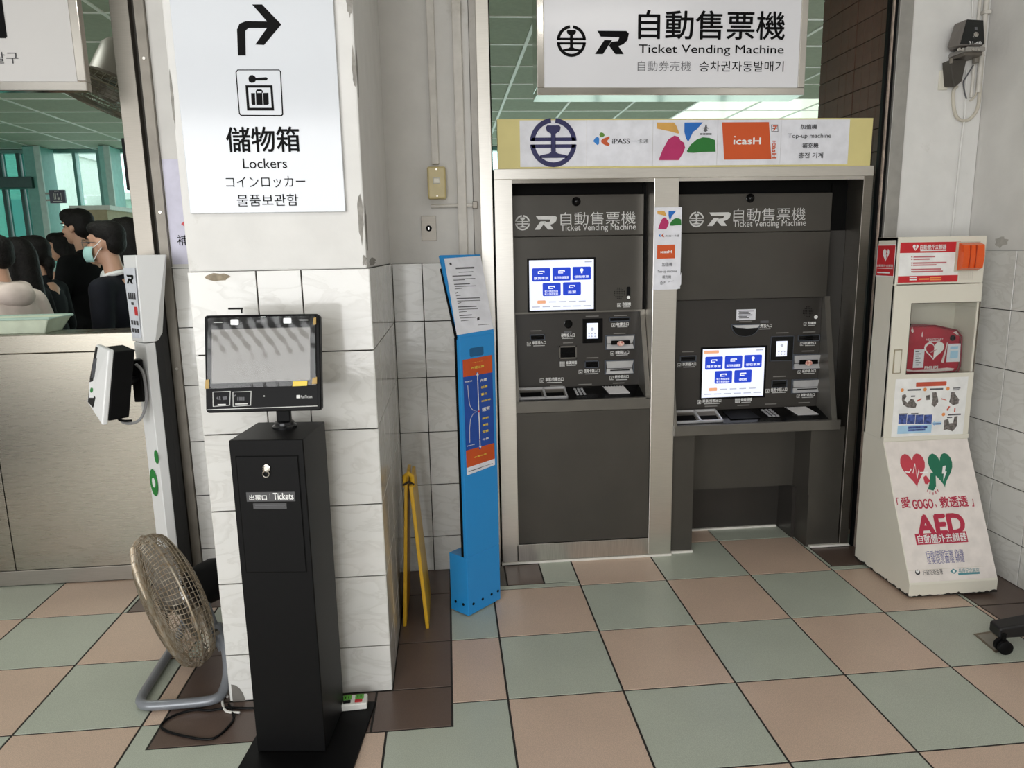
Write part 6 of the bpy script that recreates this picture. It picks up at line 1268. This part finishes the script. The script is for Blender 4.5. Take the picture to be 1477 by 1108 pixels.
# lavatory sign
K_ = YP(8.0); q = pxrect(K_, (70, 274), (95, 293)); si = thing('lavatory_sign', 'small dark blue hanging lavatory sign with white figures', 'sign', ((q[0] + q[2]) / 2, 8.0, q[1])); MB().box(q[0], q[2], 8.0, 8.03, q[1], q[3]).build('board', M('navy_sign', (26, 30, 58), .3), si)
w_, h_ = q[2] - q[0], q[3] - q[1]; A = lambda u, v: (q[0] + w_ * u, q[1] + h_ * v)
flats('figures', K_, [rr(*A(.28, .25), *A(.31, .78), .002), rr(*A(.74, .25), *A(.77, .78), .002), rect(*A(.36, .3), *A(.42, .6)), disc(*A(.39, .68), h_ * .05, 10), disc(*A(.54, .68), h_ * .05, 10), rect(*A(.52, .4), *A(.56, .62)), disc(*A(.58, .36), h_ * .1, 12), rect(*A(.56, .38), *A(.68, .43))], m_wht, si, .0006, .0005)['kind'] = 'stuff'
txt('廁所', K_, (*A(.36, .84), *A(.64, .96)), m_wht, si); bars(K_, [(*A(.2, .1), *A(.8, .15))], m_wht, si)
for v in (.25, .75): MB().box(q[0] - .1, q[0] + .03, 8.03, 8.06, q[1] + h_ * v - .01, q[1] + h_ * v + .01).build('bracket', m_steel_d, si)
# dark display panel fixed inside the jamb
D_ = YP(1.66); q = pxrect(D_, (174, 199), (196, 274)); dp = thing('dark_display', 'dark upright display panel fixed inside the steel jamb', 'display', (q[0], 1.66, q[1])); MB().box(q[0], q[2], 1.66, 1.78, q[1], q[3]).build('case', m_blk, dp, bevel=.004); MB().box(q[0] - .002, q[0], 1.675, 1.765, q[1] + .03, q[3] - .03).build('screen_face', M('dark_screen', (40, 46, 46), .15), dp)
MB().box(q[2] - .02, -1.40, 1.615, 1.67, (q[1] + q[3]) / 2 - .02, (q[1] + q[3]) / 2 + .02).build('wall_arm', m_blk, dp)
# fan hung from the ceiling behind the gate sign
hf = thing('ceiling_fan', 'big caged fan hanging from the ceiling behind the gate sign', 'fan', (-1.75, 2.15, 2.3)); cfp = YP(2.15).W(158, 138); nf = V((-.36, -.12, -.92)).normalized()
cage(hf, cfp, nf, .30, .07, .07, M('dusty_wire', (112, 106, 92), .5, .5), 60, 8)
mo2 = cfp - nf * .07; MB().lathe(mo2, -nf, [(0, .105), (.02, .12), (.16, .105), (.19, .085), (.192, .002)], 24).build('motor', M('grey_motor', (118, 112, 104), .4, .2), hf, smooth=True)
MB().tube([mo2 - nf * .15, V((mo2.x + .05, 2.2, 2.75)), V((mo2.x + .05, 2.2, 2.915))], .018, 10).build('drop_rod', MATS['grey_motor'], hf, smooth=True)
# pale buildings across the forecourt
def far_building(x0, x1, y, h, label, wm, wins):
    t = thing('far_building', label, 'building', ((x0 + x1) / 2, y + 2, -.1)); MB().box(x0, x1, y, y + 4, -.1, h).build('wall', wm, t); P_ = YP(y)
    for k, q in enumerate(wins): flat('window', P_, rect(*q), M('far_window', (150, 176, 176), .2), t, .01, .05)
    MB().box(x0 - .1, x1 + .1, y - .1, y + 4, h, h + .2).build('parapet', M('far_parapet', (206, 208, 204), .7), t)
far_building(-16.5, -11.2, 20, 4.6, 'pale building with broad windows across the forecourt', M('far_wall', (208, 214, 206), .8), [(-16 + 1.2 * k, 1.6, -15.1 + 1.2 * k, 3.2) for k in range(4)])
far_building(-10.6, -5.0, 23, 3.4, 'low grey-green building across the forecourt', M('far_wall2', (150, 172, 158), .8), [(-10 + 1.3 * k, 1.2, -9.1 + 1.3 * k, 2.4) for k in range(4)])

# ================================================================== people in the queue
def caps(mb, a, b, ra, rb=None):
    a, b = V(a), V(b); rb = ra if rb is None else rb; d = b - a; L_ = d.length; d = d / L_
    prof = [(-ra, .001)] + [(-ra * math.cos(t), ra * math.sin(t)) for t in (.4, .8, 1.2)] + [(0, ra), (L_, rb)] + [(L_ + rb * math.sin(t), rb * math.cos(t)) for t in (.4, .8, 1.2)] + [(L_ + rb, .001)]
    mb.lathe(a, d, prof, 14)
SKIN = M('skin', (188, 146, 122), .5, var=.03); m_hair = M('black_hair', (18, 15, 14), .6, var=.35, scale=60, spec=.2, bump=.5); m_lip = M('lip', (168, 104, 96), .5)
m_eye = M('dark_eye', (18, 14, 12), .2)
def person(label, base, H_, yaw, top, bottom, arms, hair, turn=0.0, collar=None, hood=False, extra=None, loose=1.0):
    s = H_ / 1.72; t = thing('person', label, 'person', base); R_ = Matrix.Rotation(yaw, 4, 'Z'); T_ = Matrix.Translation(V(base)) @ R_ @ Matrix.Scale(s, 4)
    hc = V((0, .035, 1.605)); RH = Matrix.Translation(hc) @ Matrix.Rotation(turn, 4, 'Z')
    h = lambda x, y, z: tuple(RH @ V((x, y, z)))
    body = MB()
    body.ell(h(0, -.012, .030), (.074, .094, .090)); body.ell(h(0, .022, -.030), (.062, .068, .082)); body.ell(h(0, .050, -.085), (.030, .030, .026))
    caps(body, h(0, .084, .018), h(0, .102, -.022), .009, .014); body.ell(h(0, .080, -.052), (.024, .016, .012)); body.ell(h(0, .076, .036), (.045, .016, .012))
    for x in (-1, 1): body.ell(h(.074 * x, -.006, -.006), (.010, .019, .031)); body.ell(h(.036 * x, .058, -.022), (.024, .020, .022))
    caps(body, (0, -.005, 1.40), h(0, -.012, -.055), .052, .050)
    caps(body, (0, 0, 1.00), (0, 0, 1.33), .10, .11); caps(body, (-.13, -.005, 1.375), (.13, -.005, 1.375), .052); caps(body, (-.07, 0, .93), (.07, 0, .93), .09)
    shirt = MB(); lo = .012 * loose
    shirt.ell((0, .0, 1.25), (.165 + lo, .112 + lo, .19)); shirt.ell((0, .0, 1.06), (.150 + lo, .108 + lo, .20)); caps(shirt, (-.135, -.006, 1.365), (.135, -.006, 1.365), .062 + lo * .4); shirt.ell((0, 0, .93), (.165 + lo, .112 + lo, .12)); caps(shirt, (0, -.008, 1.36), (0, -.004, 1.425), .075, .060)
    for sx, (el, ha, fg) in zip((-1, 1), arms):
        sh_ = V((.165 * sx, -.006, 1.36)); el = V(el); ha = V(ha)
        caps(body, sh_, el, .042, .036); caps(body, el, ha, .034, .024); caps(shirt, sh_, el, .058 + lo * .6, .048 + lo * .5); caps(shirt, el, el + (ha - el) * .90, .047 + lo * .5, .036 + lo * .4)
        d = (ha - el).normalized(); fg = V(fg).normalized(); side = d.cross(fg).normalized()           # d along the forearm, fg the way the fingers curl
        body.ell(tuple(ha + d * .045), (.030, .030, .040)); 
        for k in range(4):
            o_ = side * (.024 - .016 * k); L_ = (.034, .040, .037, .029)[k]; r0 = ha + d * .074 + o_; r1 = r0 + d * L_ * .75 + fg * L_ * .35; r2 = r1 + fg * L_ * .8 - d * L_ * .1
            caps(body, r0, r1, .0085, .008); caps(body, r1, r2, .008, .007)
        th = ha + d * .030 + side * .026; caps(body, th, th + side * .016 + d * .028 + fg * .010, .010, .009); caps(body, th + side * .016 + d * .028 + fg * .010, th + side * .010 + d * .050 + fg * .020, .009, .0075)
    legs = MB(); shoes = MB()
    for sx in (-1, 1):
        caps(body, (.085 * sx, 0, .90), (.09 * sx, .01, .48), .070, .048); caps(body, (.09 * sx, .01, .48), (.09 * sx, -.01, .09), .046, .034); caps(legs, (.085 * sx, 0, .90), (.09 * sx, .01, .48), .092, .066); caps(legs, (.09 * sx, .01, .48), (.09 * sx, -.01, .08), .064, .056)
        body.ell((.09 * sx, .04, .04), (.036, .10, .032)); shoes.ell((.092 * sx, .045, .042), (.048, .135, .042))
    legs.ell((0, 0, .92), (.170, .115, .10))
    hr = MB()
    if hair == 'short': hr.ell(h(0, -.024, .056), (.081, .092, .076)); hr.ell(h(0, -.056, .012), (.071, .054, .074))
    else: hr.ell(h(0, -.022, .050), (.086, .098, .086)); hr.ell(h(0, -.050, .005), (.080, .066, .085))
    if hair == 'short': hr.ell(h(0, .020, .085), (.074, .070, .046)); 
    if hair == 'fringe': hr.ell(h(0, .035, .085), (.080, .068, .050)); hr.ell(h(0, .066, .060), (.062, .030, .026)); [hr.ell(h(.068 * x, .008, .040), (.020, .045, .040)) for x in (-1, 1)]
    if hair in ('long', 'bun'):
        hr.ell(h(0, .030, .084), (.078, .070, .048)); [hr.ell(h(.070 * x, .018, .015), (.022, .046, .075)) for x in (-1, 1)]
    if hair == 'long': caps(hr, h(0, -.055, .02), h(0, -.075, -.24), .078, .075); caps(hr, h(0, -.075, -.22), h(0, -.085, -.36), .074, .045); [caps(hr, h(.066 * x, -.018, .02), h(.080 * x, -.01, -.24), .034, .026) for x in (-1, 1)]
    if hair == 'bun': hr.ell(h(0, -.105, -.060), (.040, .038, .045)); caps(hr, h(0, -.095, -.08), h(0, -.10, -.16), .030, .016)
    def fin(mb, name, mat, vox, it, par=t):
        me = remesh(mb, name, vox, it); me.transform(T_); return link(name, me, mat, par)
    bd = fin(body, 'body', SKIN, .0085, 3); fin(hr, 'hair', m_hair, .010, 3)
    fin(shirt, 'jacket', top, .013, 4); fin(legs, 'trousers', bottom, .016, 3); fin(shoes, 'shoes', m_blk, .016, 2)
    def tp(mb, name, mat, sm=True): me = mb.mesh(name); me.transform(T_); return link(name, me, mat, t, smooth=sm)
    for x in (-1, 1): tp(MB().ell(h(.031 * x, .0735, .008), (.013, .008, .0065)), 'eye', m_eye); tp(MB().ell(h(.032 * x, .083, .030), (.018, .006, .004)), 'eyebrow', m_hair)
    if not (extra and 'mask' in extra): tp(MB().ell(h(0, .0925, -.052), (.021, .006, .007)), 'lips', m_lip)
    if collar: 
        mb = MB(); ring = [(.062 * math.cos(a_) * (1.0), -.006 + .062 * math.sin(a_), 1.437 + .016 * -math.sin(a_)) for a_ in [2 * math.pi * k / 24 for k in range(24)]]; mb.tube(ring, .014, 8, closed=True); tp(mb, 'collar', collar)
    if hood:
        hd = MB(); hd.ell((0, -.080, 1.40), (.115, .065, .075)); caps(hd, (-.10, -.02, 1.43), (.10, -.02, 1.43), .05); fin(hd, 'hood', top, .012, 4)
    if extra and 'mask' in extra:
        mk = MB(); n1, n2 = 12, 6; vs = []
        for j in range(n2 + 1):
            for i in range(n1 + 1):
                a_ = math.radians(-78 + 156 * i / n1); z_ = -.012 - .085 * j / n2; r_ = .074 + .012 * math.sin(math.pi * j / n2); f_ = .100 + .014 * math.sin(math.pi * j / n2); vs.append(h(r_ * math.sin(a_), .012 + f_ * math.cos(a_), z_))
        fs = [(j * (n1 + 1) + i, j * (n1 + 1) + i + 1, (j + 1) * (n1 + 1) + i + 1, (j + 1) * (n1 + 1) + i) for j in range(n2) for i in range(n1)]; mk.add(vs, fs); o = tp(mk, 'face_mask', M('pale_teal_mask', (164, 206, 200), .7)); sd_ = o.modifiers.new('thick', 'SOLIDIFY'); sd_.thickness = .003
        for x in (-1, 1): mb = MB(); mb.tube([h(.073 * x, .034, -.02), h(.082 * x, .0, -.002), h(.078 * x, -.02, .02)], .002, 6); mb.tube([h(.073 * x, .034, -.085), h(.08 * x, .0, -.04), h(.078 * x, -.02, -.02)], .002, 6); tp(mb, 'ear_loop', m_wht)
    if extra and 'glasses' in extra:
        for x in (-1, 1):
            tp(MB().tube([h((.034 + .024 * math.cos(a_)) * x, .108 - .01 * abs(math.cos(a_)), .006 + .020 * math.sin(a_)) for a_ in [2 * math.pi * k / 20 for k in range(20)]], .0022, 6, closed=True), 'glasses_rim', m_steel_d); tp(MB().tube([h(.060 * x, .10, .010), h(.080 * x, .03, .010), h(.082 * x, -.01, .004)], .0018, 6), 'glasses_temple', m_dk)
        tp(MB().tube([h(-.012, .112, .010), h(.012, .112, .010)], .002, 6), 'glasses_bridge', m_steel_d)
    if extra and 'watch' in extra:
        el, ha, _ = arms[1]; el, ha = V(el), V(ha); d = (ha - el).normalized(); u, v = perp(d); c = ha - d * .015; tp(MB().tube([c + (u * math.cos(a_) + v * math.sin(a_)) * .031 for a_ in [2 * math.pi * k / 16 for k in range(16)]], .007, 6, closed=True), 'watch', m_blk)
    return t
def at_(x, y, Y): p = YP(Y).W(x, y); return p
def stand(x, ytop, Y): p = at_(x, ytop, Y); return (p.x, Y, 0), p.z
DOWN = lambda sx: ((.215 * sx, -.02, 1.10), (.20 * sx, .08, .86), (-sx * .6, .6, -.2))
BENT = lambda sx: ((.225 * sx, -.03, 1.13), (.10 * sx, .20, 1.12), (-sx, .3, 0))
m_suit = M('navy_black_suit', (17, 19, 27), .75, var=.2, scale=8, bump=.05, spec=.2); m_blkc = M('black_cloth', (15, 15, 17), .85, var=.2, scale=9, spec=.15); m_char = M('charcoal_cloth', (25, 27, 30), .85, var=.15, scale=9, spec=.15); m_pink = M('pinkish_white_fleece', (214, 198, 190), .9, var=.08, scale=9, bump=.7); m_jean = M('dark_denim', (36, 42, 62), .85); m_wshirt = M('white_cotton', (218, 218, 216), .8)
b_, z_ = stand(158, 323, 2.40); person('person in dark suit, white collar, glasses and mask beside the totem', b_, z_ + .005, math.radians(84), m_suit, m_blkc, (DOWN(-1), DOWN(1)), 'short', 0.0, m_wshirt, extra=('mask', 'glasses'))
b_, z_ = stand(115, 305, 3.95); person('tall person in black with hands clasped at the chest', b_, z_ + .005, math.radians(72), m_blkc, m_blkc, (((-.225, .02, 1.16), (-.03, .24, 1.20), (1, .2, 0)), ((.225, .02, 1.16), (.045, .25, 1.25), (-1, .2, 0))), 'fringe', .15, extra=('watch',))
b_, z_ = stand(184, 318, 3.2); person('long-haired person behind the masked one, mostly hidden by the steel jamb', b_, z_ + .005, math.radians(60), m_wshirt, m_jean, (DOWN(-1), DOWN(1)), 'long')
b_, z_ = stand(92, 339, 4.8); person('long-haired person with face turned to the side behind the tall one', b_, z_ + .005, math.radians(120), m_char, m_jean, (DOWN(-1), BENT(1)), 'long')
b_, z_ = stand(26, 347, 2.8); person('long-haired person in black jacket facing away from the totem', b_, z_ + .005, math.radians(92), m_blkc, m_jean, (DOWN(-1), BENT(1)), 'long')
b_, z_ = stand(52, 344, 3.3); person('person with a low hair bun and charcoal coat in the queue', b_, z_ + .005, math.radians(86), m_char, m_blkc, (DOWN(-1), DOWN(1)), 'bun')
b_, z_ = stand(-6, 343, 2.2); person('person in pinkish white hooded top at the tray', b_, z_ + .005, math.radians(70), m_pink, m_jean, (((-.23, .0, 1.14), (-.14, .18, 1.02), (1, .3, 0)), ((.25, -.02, 1.14), (.19, .12, 1.16), (-1, .3, 0))), 'short', hood=True, loose=2.2)
SC.cycles.use_denoising = True
